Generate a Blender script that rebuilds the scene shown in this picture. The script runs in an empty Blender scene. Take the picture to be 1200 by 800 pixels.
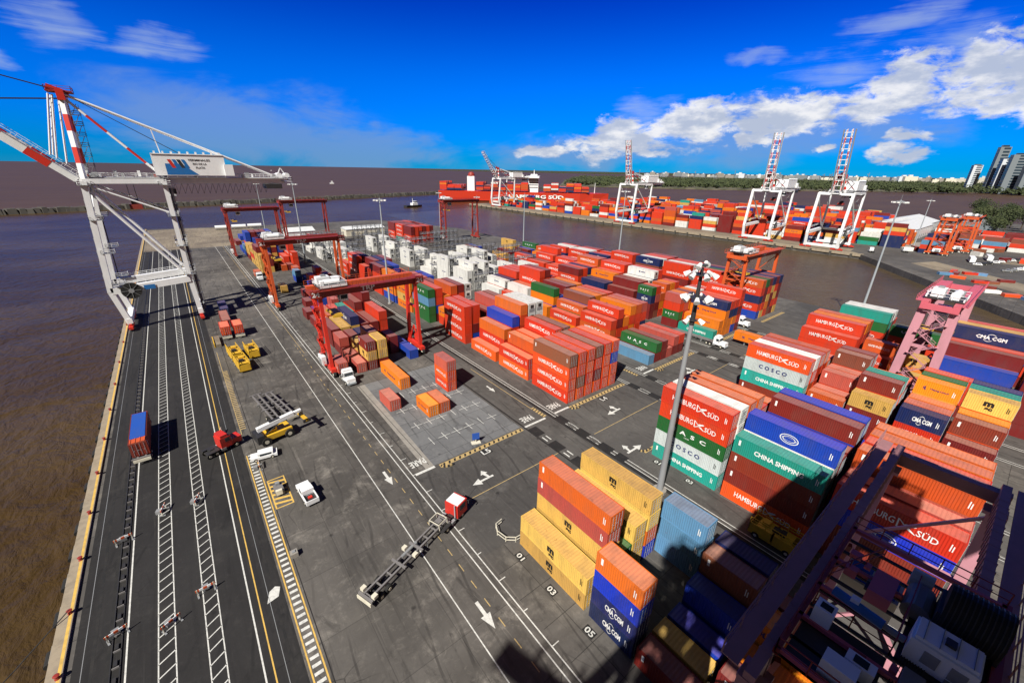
import bpy, math, random
import numpy as np
from math import sin, cos, pi, radians as RAD
from mathutils import Vector, Matrix, Quaternion
random.seed(11)
scn = bpy.context.scene
COL = scn.collection

# ------------------------------------------------------------------ camera
CZ = 49.0
p, r, y = RAD(22.5), RAD(1.05), RAD(38.5)
fw = Vector((sin(y)*cos(p), cos(y)*cos(p), -sin(p)))
rt = Vector((cos(y), -sin(y), 0)); up = rt.cross(fw)
rt2 = rt*cos(r) + up*sin(r); up2 = up*cos(r) - rt*sin(r)
cd = bpy.data.cameras.new('camera'); cam = bpy.data.objects.new('camera', cd); COL.objects.link(cam)
M = Matrix(((rt2.x, up2.x, -fw.x, 0), (rt2.y, up2.y, -fw.y, 0), (rt2.z, up2.z, -fw.z, CZ), (0, 0, 0, 1)))
cam.matrix_world = M
cd.sensor_width = 36; cd.lens = 485/1200*36; cd.clip_start = 0.3; cd.clip_end = 90000
scn.camera = cam
CAM = Vector((0, 0, CZ))

# ------------------------------------------------------------------ sun
SUN_EL = RAD(45); SUN_DIR = Vector((-0.92*cos(SUN_EL), -0.39*cos(SUN_EL), sin(SUN_EL)))   # towards the sun
sd = bpy.data.lights.new('sun', 'SUN'); sd.energy = 5.0; sd.angle = RAD(0.53); sd.color = (1.0, 0.95, 0.87)
so = bpy.data.objects.new('sun', sd); COL.objects.link(so)
so.rotation_euler = SUN_DIR.to_track_quat('Z', 'Y').to_euler()
scn.view_settings.view_transform = 'Standard'; scn.view_settings.look = 'None'
scn.view_settings.exposure = 0.38; scn.view_settings.gamma = 1.0
scn.cycles.max_bounces = 5; scn.cycles.diffuse_bounces = 1; scn.cycles.glossy_bounces = 3

# ------------------------------------------------------------------ node helper
class NT:
    def __init__(s, tree): s.t = tree; s.n = tree.nodes; s.l = tree.links
    def new(s, typ, **kw):
        n = s.n.new(typ)
        for k, v in kw.items(): setattr(n, k, v)
        return n
    def link(s, a, b): s.l.new(a, b)
    def put(s, sock, v):
        if hasattr(v, 'is_output') or isinstance(v, bpy.types.NodeSocket): s.l.new(v, sock)
        else: sock.default_value = v
    def math(s, op, a, b=None, c=None, clamp=False):
        n = s.new('ShaderNodeMath', operation=op); n.use_clamp = clamp
        s.put(n.inputs[0], a)
        if b is not None: s.put(n.inputs[1], b)
        if c is not None: s.put(n.inputs[2], c)
        return n.outputs[0]
    def vmath(s, op, a, b=None):
        n = s.new('ShaderNodeVectorMath', operation=op); s.put(n.inputs[0], a)
        if b is not None: s.put(n.inputs[1], b)
        return n.outputs['Value'] if op in ('LENGTH', 'DOT_PRODUCT', 'DISTANCE') else n.outputs[0]
    def noise(s, vec, scale, detail=4, rough=0.55, dist=0.0):
        n = s.new('ShaderNodeTexNoise'); s.put(n.inputs['Vector'], vec)
        n.inputs['Scale'].default_value = scale; n.inputs['Detail'].default_value = detail
        n.inputs['Roughness'].default_value = rough; n.inputs['Distortion'].default_value = dist
        return n.outputs['Fac']
    def ramp(s, fac, lo, hi, a=0.0, b=1.0):
        n = s.new('ShaderNodeMapRange'); n.interpolation_type = 'SMOOTHSTEP'
        s.put(n.inputs[0], fac); s.put(n.inputs[1], lo); s.put(n.inputs[2], hi); s.put(n.inputs[3], a); s.put(n.inputs[4], b)
        return n.outputs[0]
    def mix(s, fac, a, b, mode='MIX'):
        n = s.new('ShaderNodeMix', data_type='RGBA', blend_type=mode)
        s.put(n.inputs[0], fac); s.put(n.inputs[6], a if not isinstance(a, tuple) else (*a[:3], 1)); s.put(n.inputs[7], b if not isinstance(b, tuple) else (*b[:3], 1))
        return n.outputs[2]
    def scale(s, vec, sc, loc=(0, 0, 0), rot=(0, 0, 0)):
        n = s.new('ShaderNodeMapping'); s.put(n.inputs[0], vec)
        n.inputs[1].default_value = loc; n.inputs[2].default_value = rot; n.inputs[3].default_value = sc
        return n.outputs[0]

# ------------------------------------------------------------------ world: sky with clouds
w = bpy.data.worlds.new('World'); scn.world = w; w.use_nodes = True
T = NT(w.node_tree); T.n.clear()
sky = T.new('ShaderNodeTexSky', sky_type='NISHITA'); sky.sun_disc = False
sky.sun_elevation = SUN_EL; sky.sun_rotation = math.atan2(SUN_DIR.x, SUN_DIR.y)
sky.altitude = 0; sky.air_density = 1.0; sky.dust_density = 0.0; sky.ozone_density = 4.0
hs = T.new('ShaderNodeHueSaturation'); hs.inputs['Saturation'].default_value = 1.1; hs.inputs['Value'].default_value = 1.0
tc = T.new('ShaderNodeTexCoord'); sep = T.new('ShaderNodeSeparateXYZ'); T.link(tc.outputs['Generated'], sep.inputs[0])
az = T.math('MULTIPLY', T.math('ARCTAN2', sep.outputs[0], sep.outputs[1]), 180/pi)
el = T.math('MULTIPLY', T.math('ARCSINE', sep.outputs[2]), 180/pi)
ae = T.new('ShaderNodeCombineXYZ'); T.link(az, ae.inputs[0]); T.link(el, ae.inputs[1]); ae = ae.outputs[0]; ae0 = ae
wn = T.new('ShaderNodeTexNoise'); T.link(T.scale(ae, (.16, .3, 1)), wn.inputs['Vector']); wn.inputs['Scale'].default_value = 1.0; wn.inputs['Detail'].default_value = 5
wv = T.vmath('MULTIPLY', T.vmath('SUBTRACT', wn.outputs['Color'], (.5, .5, .5)), (9.0, 5.0, 0)); aew = T.vmath('ADD', ae, wv)
tn = T.mix(T.ramp(el, 0, 6), (.11, .62, 1.6), (.10, .64, 2.1)); tn = T.mix(T.ramp(el, 8, 21), tn, (.08, .19, 1.5)); tn = T.mix(T.ramp(el, 24, 38), tn, (.17, .18, .21))  # last tint dims the unseen upper sky to weaken the blue fill in shadows
T.link(T.mix(1.0, sky.outputs[0], tn, 'MULTIPLY'), hs.inputs['Color'])
def azel(px, py):
    v = fw*485 + rt2*(px-600) - up2*(py-400); v.normalize()
    return math.degrees(math.atan2(v.x, v.y)), math.degrees(math.asin(v.z))
def blob(px0, py0, px1, py1, half, soft=1.0):
    a0, e0 = azel(px0, py0); a1, e1 = azel(px1, py1)
    ca, ce = (a0+a1)/2, (e0+e1)/2; L = math.hypot(a1-a0, e1-e0)/2; an = math.atan2(e1-e0, a1-a0)
    d = T.vmath('SUBTRACT', aew, (ca, ce, 0))
    d = T.scale(d, (1, 1, 1), rot=(0, 0, -an))
    d = T.vmath('MULTIPLY', d, (1/L, 1/half, 1)); ln = T.vmath('LENGTH', d)
    return T.ramp(ln, 1.0, 1.0-soft)
nz = T.noise(T.scale(ae, (0.09, 0.28, 1)), 1.0, 9, 0.62, 0.6)
nz2 = T.noise(T.scale(ae, (0.34, 0.75, 1), loc=(3, 7, 0)), 1.0, 11, 0.66, 0.35)
streak = T.noise(T.scale(ae, (0.08, 0.9, 1), rot=(0, 0, 0.22)), 1.0, 10, 0.68, 0.8)
def layer(blobs, n, lo, hi, amt):
    m = None
    for b in blobs:
        q = blob(*b); m = q if m is None else T.math('MAXIMUM', m, q)
    a = T.math('SUBTRACT', T.math('ADD', n, T.math('MULTIPLY', m, 0.55)), 0.55)
    return T.math('MULTIPLY', T.math('MULTIPLY', T.ramp(a, lo, hi), T.ramp(m, 0.0, 0.5)), amt)
puff = layer([(600, 176, 860, 146, 4.4), (700, 160, 960, 126, 4.6), (820, 150, 1060, 112, 4.6), (930, 118, 1190, 86, 4.8), (1060, 96, 1260, 70, 5.6), (1120, 92, 1300, 100, 5.0),
              (1010, 182, 1100, 176, 2.0), (1170, 122, 1280, 118, 3.2), (560, 178, 720, 172, 2.2), (1030, 163, 1120, 160, 1.7), (925, 180, 990, 176, 1.3), (700, 180, 800, 178, 1.4), (845, 166, 935, 158, 1.8)], nz2, 0.14, 0.38, .96)
veil = layer([(-120, 100, 520, 175, 7.5), (150, 150, 620, 190, 4.0), (500, 185, 900, 165, 3.8), (700, 175, 1200, 120, 5.5), (900, 150, 1250, 130, 4.0)], nz, 0.02, 0.40, 0.6)
wisp = layer([(-60, -8, 150, 40, 3.4), (20, 34, 290, 60, 1.9), (-60, 56, 50, 63, 1.6), (960, 50, 1180, -14, 2.6), (1030, 54, 1260, 24, 3.2),
              (870, 92, 1100, 58, 2.6), (690, 118, 820, 132, 2.8), (830, 70, 960, 66, 1.4)], streak, 0.10, 0.68, 0.55)
shade = T.noise(T.scale(ae, (0.22, 0.5, 1), loc=(1, 1, 5)), 1.0, 5, 0.6)
cw = T.mix(T.ramp(shade, 0.4, 0.66), (7.4, 8.4, 10.6), (14.2, 14.2, 14.4))
c1 = T.mix(veil, hs.outputs[0], (3.4, 5.2, 9.0))
c2 = T.mix(wisp, c1, (7.0, 8.6, 11.0))
c3 = T.mix(puff, c2, cw)
bk = T.math('MAXIMUM', T.ramp(az, -38, -62), T.ramp(az, 112, 138))      # unseen grey bank behind the viewpoint, added to cut the blue fill in shadows
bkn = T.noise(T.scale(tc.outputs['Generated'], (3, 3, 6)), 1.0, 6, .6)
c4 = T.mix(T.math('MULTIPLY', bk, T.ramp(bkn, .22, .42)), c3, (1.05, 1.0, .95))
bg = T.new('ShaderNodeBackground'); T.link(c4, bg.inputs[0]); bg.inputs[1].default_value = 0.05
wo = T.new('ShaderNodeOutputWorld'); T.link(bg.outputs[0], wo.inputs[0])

# ------------------------------------------------------------------ materials
MATS = {}
def principled(name):
    m = bpy.data.materials.new(name); m.use_nodes = True; t = NT(m.node_tree); t.n.clear()
    b = t.new('ShaderNodeBsdfPrincipled'); o = t.new('ShaderNodeOutputMaterial'); t.link(b.outputs[0], o.inputs[0])
    MATS[name] = m
    return m, t, b
def paint(name, col, rough=0.5, metal=0.0, dirt=0.35, rust=0.0, scale=0.6, objvar=0.0, dcol=(0.10, 0.085, 0.07), streaks=0.0):
    m, t, b = principled(name)
    c = t.new('ShaderNodeTexCoord').outputs['Object']
    g = t.new('ShaderNodeNewGeometry').outputs['Position']
    n1 = t.noise(t.scale(g, (1, 1, 0.35)), scale, 6, 0.65)
    n2 = t.noise(g, scale*5, 5, 0.7)
    col4 = (*col, 1)
    k = t.mix(t.ramp(n1, 0.38, 0.72, 0, dirt), col4, (*[0.55*a+0.45*d for a, d in zip(col, dcol)], 1))
    k = t.mix(t.ramp(n2, 0.62, 0.8, 0, dirt*0.9), k, (*dcol, 1))
    if rust: k = t.mix(t.ramp(t.noise(g, scale*2.3, 7, 0.75), 0.58, 0.7, 0, rust), k, (0.16, 0.05, 0.02, 1))
    if streaks: k = t.mix(t.ramp(t.noise(t.scale(g, (2.2, 2.2, .12)), 1.0, 6, .7), .52, .74, 0, streaks), k, (*[.45*a+.2*d for a, d in zip(col, dcol)], 1))
    if objvar:
        oi = t.new('ShaderNodeObjectInfo')
        v = t.new('ShaderNodeHueSaturation'); t.link(k, v.inputs['Color'])
        t.put(v.inputs['Value'], t.math('MULTIPLY_ADD', oi.outputs['Random'], 2*objvar, 1-objvar))
        t.put(v.inputs['Hue'], t.math('MULTIPLY_ADD', oi.outputs['Random'], 0.016, 0.492))
        k = v.outputs[0]
    t.link(k, b.inputs['Base Color'])
    b.inputs['Roughness'].default_value = rough; b.inputs['Metallic'].default_value = metal
    return m
def glass(name, col=(0.02, 0.03, 0.04)):
    m, t, b = principled(name); b.inputs['Base Color'].default_value = (*col, 1); b.inputs['Roughness'].default_value = 0.08
    return m
PAL = dict(H=(.70, .062, .010), O=(.62, .11, .014), S=(.52, .10, .065), R=(.20, .018, .012), Y=(.68, .42, .095), G=(.015, .13, .03),
           T=(.015, .33, .26), W=(.80, .80, .76), L=(.48, .53, .52), B=(.008, .045, .42), N=(.008, .018, .10), E=(.82, .22, .006),
           K=(.11, .27, .46), A=(.24, .07, .035))
CNAME = dict(H='bright red', O='orange-red', S='faded salmon', R='dark maroon', Y='mustard yellow', G='green', T='teal', W='white', L='pale grey',
             B='bright blue', N='navy blue', E='bright orange', K='light blue', A='rusty brown')
def dust_glare(c, k=.24, to=(.62, .40, .34)): return tuple(a*(1-k)+b*k for a, b in zip(c, to))  # lighter roof colour: dust plus glancing sunlight mixed into the paint
for k_, c_ in PAL.items():
    paint('box_'+k_, c_, 0.5, dirt=0.5, rust=0.35, scale=0.55, objvar=0.2, streaks=.5)
    paint('roof_'+k_, dust_glare(c_, .10 if k_ in 'WLEYTGBN' else .27), 0.55, dirt=0.7, rust=0.5, scale=0.6, objvar=0.2)
paint('steel_dark', (.03, .03, .032), .5); paint('steel_grey', (.28, .29, .30), .45, dirt=.5)
paint('white_paint', (.88, .89, .90), .4, dirt=.2, rust=.10); paint('cream_paint', (.72, .68, .55), .5, dirt=.5)
paint('crane_red', (.62, .035, .02), .4, dirt=.2); paint('crane_orange', (.62, .10, .022), .45, dirt=.4, rust=.2)
paint('crane_maroon', (.30, .03, .02), .5, dirt=.5); paint('crane_pink', (.60, .12, .16), .5, dirt=.3)
paint('crane_pale_pink', (.58, .27, .32), .5, dirt=.4); paint('crane_dusty', (.40, .19, .19), .5, dirt=.5); paint('crane_blue', (.02, .16, .45), .4)
paint('black_rubber', (.012, .012, .012), .85, dirt=.2); paint('yellow_paint', (.75, .45, .03), .5, dirt=.5, rust=.15)
paint('red_paint', (.60, .03, .02), .4); paint('brown_hull', (.30, .04, .02), .5, dirt=.4)
paint('hull_red', (.62, .04, .015), .45, dirt=.25); paint('grey_machine', (.20, .19, .19), .6, dirt=.6, rust=.1)
paint('galvanised', (.36, .40, .43), .45, dirt=.35); paint('blue_paint', (.02, .09, .42), .45); paint('lamp_white', (.85, .85, .82), .3, dirt=.1)
paint('stone_dark', (.07, .065, .055), .95, dirt=.6); paint('asphalt_mark_black', (.012, .012, .012), .8)
paint('concrete', (.30, .28, .25), .85, dirt=.7); paint('concrete_edge', (.34, .28, .20), .85, dirt=.9, rust=.3, scale=.8)
paint('road_paint', (.70, .70, .66), .7, dirt=.85, scale=2.2, dcol=(.07, .07, .07)); paint('yellow_road_paint', (.72, .46, .10), .7, dirt=.7, scale=1.2, dcol=(.07, .07, .07))
paint('wear_yellow', (.50, .36, .15), .8, dirt=.9, scale=1.8, dcol=(.07, .07, .07)); paint('trunk_bark', (.08, .055, .035), .9)
paint('tower_white', (.62, .66, .70), .4, dirt=.1); paint('tower_grey', (.20, .23, .25), .35, dirt=.1); paint('roof_white', (.66, .68, .70), .6)
paint('navy_letter', (.01, .02, .14), .5, dirt=.1); paint('black_letter', (.012, .012, .012), .5, dirt=.1); paint('white_letter', (.85, .85, .83), .5, dirt=.12)
glass('cab_glass'); glass('tower_glass', (.03, .05, .07))
def foliage():
    m, t, b = principled('foliage'); g = t.new('ShaderNodeNewGeometry').outputs['Position']
    k = t.mix(t.ramp(t.noise(g, .06, 6, .7), .35, .65), (.018, .030, .010, 1), (.058, .072, .024, 1))
    t.link(k, b.inputs['Base Color']); b.inputs['Roughness'].default_value = .9
foliage()
def sand():
    m, t, b = principled('sand'); g = t.new('ShaderNodeNewGeometry').outputs['Position']
    k = t.mix(t.ramp(t.noise(g, .02, 6, .7), .4, .6), (.16, .14, .10, 1), (.06, .07, .03, 1))
    t.link(k, b.inputs['Base Color']); b.inputs['Roughness'].default_value = .95
sand()
def ground_mat(name, base, light, dark, seams=None, streak=True, wear=.5, seamcol=(.02, .02, .02)):
    m, t, b = principled(name); g = t.new('ShaderNodeNewGeometry').outputs['Position']
    big = t.noise(g, .035, 6, .62, .4); mid = t.noise(g, .22, 7, .7, .3); fine = t.noise(g, 2.2, 5, .7)
    k = t.mix(t.ramp(big, .32, .68), (*dark, 1), (*base, 1))
    k = t.mix(t.ramp(mid, .5, .78, 0, wear), k, (*light, 1))
    k = t.mix(t.ramp(t.noise(g, .5, 8, .75, 1.0), .60, .76, 0, .75), k, (*[.35*c for c in dark], 1))
    if streak:
        st = t.noise(t.scale(g, (1.2, .035, 1)), 1.0, 5, .65, .2)
        k = t.mix(t.ramp(st, .5, .75, 0, .55), k, (*[.5*c for c in dark], 1))
        st2 = t.noise(t.scale(g, (.9, .05, 1), rot=(0, 0, .5), loc=(9, 4, 0)), 1.0, 5, .65, .5)
        k = t.mix(t.ramp(st2, .58, .75, 0, .45), k, (*light, 1))
    k = t.mix(t.ramp(fine, .3, .7, 0, .30), k, (*[.6*c for c in base], 1))
    k = t.mix(t.ramp(t.noise(g, .9, 6, .8, .6), .52, .74, 0, .25), k, (*[1.05*c for c in light], 1))
    k = t.mix(t.ramp(t.noise(t.scale(g, (1, .4, 1), loc=(4, 9, 0), rot=(0, 0, .2)), .28, 7, .68, 1.6), .54, .70, 0, .65), k, (*[.45*c for c in dark], 1))
    vo = t.new('ShaderNodeTexVoronoi'); t.put(vo.inputs['Vector'], t.vmath('ADD', g, (3, 5, 0))); vo.inputs['Scale'].default_value = .33
    k = t.mix(t.math('MULTIPLY', t.ramp(t.math('ADD', vo.outputs['Distance'], t.math('MULTIPLY', fine, .12)), .20, .10), t.ramp(t.noise(g, .11, 2), .5, .62, 0, .8)), k, (*[.25*c for c in dark], 1))
    wv_ = t.new('ShaderNodeTexWave', wave_type='BANDS', bands_direction='X'); t.put(wv_.inputs['Vector'], t.scale(g, (1, .45, 1), rot=(0, 0, .35))); wv_.inputs['Scale'].default_value = .11; wv_.inputs['Distortion'].default_value = 14; wv_.inputs['Detail'].default_value = 3.5; wv_.inputs['Detail Scale'].default_value = .35
    tm = t.math('MULTIPLY', t.ramp(wv_.outputs['Fac'], .955, .995), t.ramp(t.noise(g, .09, 3), .46, .6))
    k = t.mix(t.math('MULTIPLY', tm, .55), k, (*[.4*c for c in dark], 1))
    cr = t.new('ShaderNodeTexVoronoi', feature='DISTANCE_TO_EDGE'); t.put(cr.inputs['Vector'], t.vmath('ADD', g, t.vmath('MULTIPLY', t.new('ShaderNodeTexNoise').outputs['Color'], (1.5, 1.5, 0)))); cr.inputs['Scale'].default_value = .16
    k = t.mix(t.math('MULTIPLY', t.ramp(cr.outputs['Distance'], .012, .002), t.ramp(t.noise(g, .05, 2), .5, .6, 0, .6)), k, (*[.35*c for c in dark], 1))
    if seams:
        br = t.new('ShaderNodeTexBrick'); t.put(br.inputs['Vector'], g); br.offset = 0.0
        br.inputs['Scale'].default_value = 1.0; br.inputs['Mortar Size'].default_value = .05; br.inputs['Brick Width'].default_value = seams[0]; br.inputs['Row Height'].default_value = seams[1]
        lo_ = .82 if seams[0] < 6 else .90; br.inputs['Color1'].default_value = (lo_, lo_, lo_, 1); br.inputs['Color2'].default_value = (1.12, 1.12, 1.12, 1); br.inputs['Mortar'].default_value = (.3, .3, .3, 1) if seams[0] < 6 else (.62, .62, .62, 1); br.inputs['Mortar Smooth'].default_value = .4
        k = t.mix(1.0, k, br.outputs[0], 'MULTIPLY')
    t.link(k, b.inputs['Base Color']); b.inputs['Roughness'].default_value = .85
    bp = t.new('ShaderNodeBump'); bp.inputs['Strength'].default_value = .25; bp.inputs['Distance'].default_value = .05
    t.link(fine, bp.inputs['Height']); t.link(bp.outputs[0], b.inputs['Normal'])
ground_mat('asphalt_quay', (.024, .0225, .022), (.058, .054, .049), (.011, .010, .010))
ground_mat('asphalt_apron', (.125, .115, .104), (.29, .265, .232), (.052, .047, .042), wear=.95, seams=(7.5, 9.0))
ground_mat('yard_concrete', (.135, .125, .113), (.26, .24, .21), (.07, .064, .058), seams=(4.4, 4.4), wear=.8)
ground_mat('lane_asphalt', (.105, .099, .092), (.20, .188, .172), (.055, .051, .048))
ground_mat('slab_bluegrey', (.19, .195, .20), (.28, .28, .275), (.12, .12, .125), seams=(4.4, 4.4), streak=False)
ground_mat('quay_sand', (.30, .25, .18), (.42, .36, .27), (.15, .12, .09), wear=.7)
def water(name, col, rough, wave, strength, col2):
    m, t, b = principled(name); g = t.new('ShaderNodeNewGeometry').outputs['Position']
    k = t.mix(t.ramp(t.noise(t.scale(g, (1, 2.5, 1)), .004, 5, .6, 1.2), .35, .65), (*col, 1), (*col2, 1))
    t.link(k, b.inputs['Base Color']); b.inputs['Roughness'].default_value = rough; b.inputs['IOR'].default_value = 1.33; b.inputs['Specular IOR Level'].default_value = .09
    n = t.math('ADD', t.noise(t.scale(g, (1, .45, 1), rot=(0, 0, .5)), wave, 6, .6, .4), t.math('MULTIPLY', t.noise(g, wave*.12, 4, .55, .8), 2.5))
    bp = t.new('ShaderNodeBump'); bp.inputs['Strength'].default_value = strength; bp.inputs['Distance'].default_value = 1.0
    t.link(n, bp.inputs['Height']); t.link(bp.outputs[0], b.inputs['Normal'])
water('harbour_water', (.050, .029, .010), .26, .55, .7, (.078, .050, .022))
water('canal_water', (.090, .064, .038), .24, .8, .45, (.066, .050, .032))
water('river_water', (.092, .058, .034), .5, .08, .5, (.078, .05, .032))

# ------------------------------------------------------------------ mesh builder
class MB:
    def __init__(s): s.v = []; s.f = []; s.mi = []; s.ms = []
    def mat(s, m):
        if m not in s.ms: s.ms.append(m)
        return s.ms.index(m)
    def add(s, vs, fs, m):
        o = len(s.v); s.v += [tuple(v) for v in vs]; i = s.mat(m)
        for f in fs: s.f.append(tuple(a+o for a in f)); s.mi.append(i)
    def box(s, c, d, m, rz=0, taper=1.0):
        x, y, z = d[0]/2, d[1]/2, d[2]/2; vs = []
        for k, (a, b_, e) in enumerate([(-1, -1, -1), (1, -1, -1), (1, 1, -1), (-1, 1, -1), (-1, -1, 1), (1, -1, 1), (1, 1, 1), (-1, 1, 1)]):
            t_ = taper if e > 0 else 1
            X, Y = a*x*t_, b_*y*t_
            vs.append((c[0]+X*cos(rz)-Y*sin(rz), c[1]+X*sin(rz)+Y*cos(rz), c[2]+e*z))
        s.add(vs, [(3, 2, 1, 0), (4, 5, 6, 7), (0, 1, 5, 4), (1, 2, 6, 5), (2, 3, 7, 6), (3, 0, 4, 7)], m)
        return s
    def bb(s, x0, x1, y0, y1, z0, z1, m): return s.box(((x0+x1)/2, (y0+y1)/2, (z0+z1)/2), (abs(x1-x0), abs(y1-y0), abs(z1-z0)), m)
    def bar(s, a, b, w_, h_, m):
        a = Vector(a); b = Vector(b); d = b-a
        if d.length < 1e-6: return s
        d.normalize(); sidev = d.cross(Vector((0, 0, 1)))
        if sidev.length < 1e-3: sidev = Vector((1, 0, 0))
        sidev.normalize(); u = sidev.cross(d)
        vs = [q+sidev*(w_/2*i)+u*(h_/2*j) for q in (a, b) for i, j in ((-1, -1), (1, -1), (1, 1), (-1, 1))]
        s.add(vs, [(0, 1, 2, 3), (7, 6, 5, 4), (0, 4, 5, 1), (1, 5, 6, 2), (2, 6, 7, 3), (3, 7, 4, 0)], m)
        return s
    def tube(s, a, b, r0, m, n=8, r1=None):
        a = Vector(a); b = Vector(b); d = (b-a); r1 = r0 if r1 is None else r1
        if d.length < 1e-6: return s
        d.normalize(); u = d.orthogonal().normalized(); w_ = d.cross(u); vs = []
        for q, rr in ((a, r0), (b, r1)):
            for i in range(n):
                an = 2*pi*i/n; vs.append(q+u*(rr*cos(an))+w_*(rr*sin(an)))
        fs = [(i, (i+1) % n, n+(i+1) % n, n+i) for i in range(n)]+[tuple(range(n-1, -1, -1)), tuple(range(n, 2*n))]
        s.add(vs, fs, m); return s
    def prism(s, pts, z0, z1, m):
        n = len(pts); vs = [(a, b, z0) for a, b in pts]+[(a, b, z1) for a, b in pts]
        s.add(vs, [(i, (i+1) % n, n+(i+1) % n, n+i) for i in range(n)]+[tuple(range(n-1, -1, -1)), tuple(range(n, 2*n))], m); return s
    def quad(s, pts, m): s.add(pts, [tuple(range(len(pts)))], m); return s
    def rect(s, x0, x1, y0, y1, z, m): return s.quad([(x0, y0, z), (x1, y0, z), (x1, y1, z), (x0, y1, z)], m)
    def lathe(s, c, prof, m, n=12):
        vs = [(c[0]+rr*cos(2*pi*i/n), c[1]+rr*sin(2*pi*i/n), c[2]+zz) for rr, zz in prof for i in range(n)]
        k = len(prof); fs = [(j*n+i, j*n+(i+1) % n, (j+1)*n+(i+1) % n, (j+1)*n+i) for j in range(k-1) for i in range(n)]
        fs += [tuple(range(n-1, -1, -1)), tuple(range((k-1)*n, k*n))]
        s.add(vs, fs, m); return s
    def mesh(s, name):
        me = bpy.data.meshes.new(name); me.from_pydata(s.v, [], s.f)
        for m in s.ms: me.materials.append(MATS[m])
        me.polygons.foreach_set('material_index', s.mi); me.update(); return me
    def build(s, name, parent=None, label=None, cat=None, group=None, kind=None):
        o = bpy.data.objects.new(name, s.mesh(name)); COL.objects.link(o)
        if parent is not None: o.parent = parent
        tag(o, label, cat, group, kind); return o
def tag(o, label=None, cat=None, group=None, kind=None):
    if label: o['label'] = label
    if cat: o['category'] = cat
    if group: o['group'] = group
    if kind: o['kind'] = kind
    return o
def link(name, me, parent=None, loc=None):
    o = bpy.data.objects.new(name, me); COL.objects.link(o)
    if parent is not None: o.parent = parent
    if loc is not None: o.location = loc
    return o
def empty(name, loc, rz=0, label=None, cat=None, group=None):
    o = bpy.data.objects.new(name, None); COL.objects.link(o); o.location = loc; o.rotation_euler = (0, 0, rz); o.empty_display_size = .5
    return tag(o, label, cat, group)
def copy_tree(o, parent=None):
    c = o.copy(); COL.objects.link(c); c.parent = parent
    for ch in list(o.children): copy_tree(ch, c)
    return c
def place(proto, used, loc, rz, label, group=None):
    o = proto if not used else copy_tree(proto)
    o.location = loc; o.rotation_euler = (0, 0, rz); o['label'] = label
    if group: o['group'] = group
    return o
TXT = {}
def text_geo(txt, res=2, bold=0.0, spacing=1.0):
    key = (txt, res, bold, spacing)
    if key not in TXT:
        c = bpy.data.curves.new('t', 'FONT'); c.body = txt; c.size = 1; c.resolution_u = res; c.offset = bold; c.space_character = spacing
        o = bpy.data.objects.new('t', c); COL.objects.link(o)
        me = bpy.data.meshes.new_from_object(o)
        vs = [tuple(v.co) for v in me.vertices]; fs = [tuple(q.vertices) for q in me.polygons]
        xs = [v[0] for v in vs]; ys = [v[1] for v in vs]
        TXT[key] = (vs, fs, min(xs), max(xs), min(ys), max(ys))
        bpy.data.objects.remove(o); bpy.data.curves.remove(c); bpy.data.meshes.remove(me)
    return TXT[key]
def put_text(mb, txt, origin, ux, uy, w_, h_, m, res=2, bold=0.0, spacing=1.0, center=True):
    """text stretched to w_ x h_ in the plane origin + ux*a + uy*b"""
    vs, fs, x0, x1, y0, y1 = text_geo(txt, res, bold, spacing)
    ux = Vector(ux); uy = Vector(uy); o = Vector(origin); out = []
    for v in vs:
        a = (v[0]-x0)/(x1-x0)*w_; b_ = (v[1]-y0)/(y1-y0)*h_
        if center: a -= w_/2; b_ -= h_/2
        out.append(o+ux*a+uy*b_)
    mb.add(out, fs, m)

# ------------------------------------------------------------------ SETTING
WZ = -3.4
def sheet(name, pts, z, m, **kw):
    mb = MB(); mb.quad([(a, b, z) for a, b in pts], m); return mb.build(name, kind='structure', **kw)
sheet('river', [(-60000, 30000/1e3+1), (-60000, 60000), (60000, 60000), (60000, -60000), (-60000, -60000)][1:] if False else [(-70000, -70000), (70000, -70000), (70000, 70000), (-70000, 70000)], WZ-0.05, 'river_water')
sheet('harbour_water', [(-900, -300), (420, -300), (420, 560), (760, 955), (443, 860), (-142, 682), (-900, 452)], WZ, 'harbour_water')
sheet('canal', [(150, -300), (420, -300), (420, 560), (200, 500)], WZ+.02, 'canal_water')
# near pier
mb = MB(); mb.prism([(-20.2, -260), (198, -260), (198, 330), (160, 425), (60, 432), (-20.2, 447)], WZ-2, 0.0, 'yard_concrete')
mb.build('terminal_ground', kind='structure')
sheet('quay_road', [(-19.0, -100), (0.3, -100), (0.3, 440), (-19.0, 443)], .004, 'asphalt_quay')
sheet('apron_pavement', [(0.3, -100), (23.0, -100), (23.0, 425), (0.3, 428)], .004, 'asphalt_apron')
sheet('pier_end_pavement', [(-19, 330), (50, 330), (50, 430), (-19, 440)], .012, 'quay_sand')
mb = MB()
for a in (46.5, 79.2, 111.8, 144.4):
    mb.rect(a, a+14 if a < 140 else a+13, -100, 340, .004, 'lane_asphalt')
mb.rect(23.0, 198, 34.2, 55.2, .008, 'lane_asphalt')
mb.build('yard_roads', kind='structure')
sheet('slab_paving', [(26.5, 55.2), (46.5, 55.2), (46.5, 92), (26.5, 92)], .005, 'slab_bluegrey')
sheet('cleared_strip_paving', [(25.0, 55.2), (26.6, 55.2), (27.4, 92), (25.6, 92)], .009, 'concrete')
# quay edge beam
mb = MB(); mb.bb(-20.9, -19.6, -100, 447, -1.2, .28, 'concrete_edge'); mb.rect(-20.0, -19.7, -100, 446, .286, 'yellow_road_paint')
mb.build('quay_edge', kind='structure')
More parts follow.
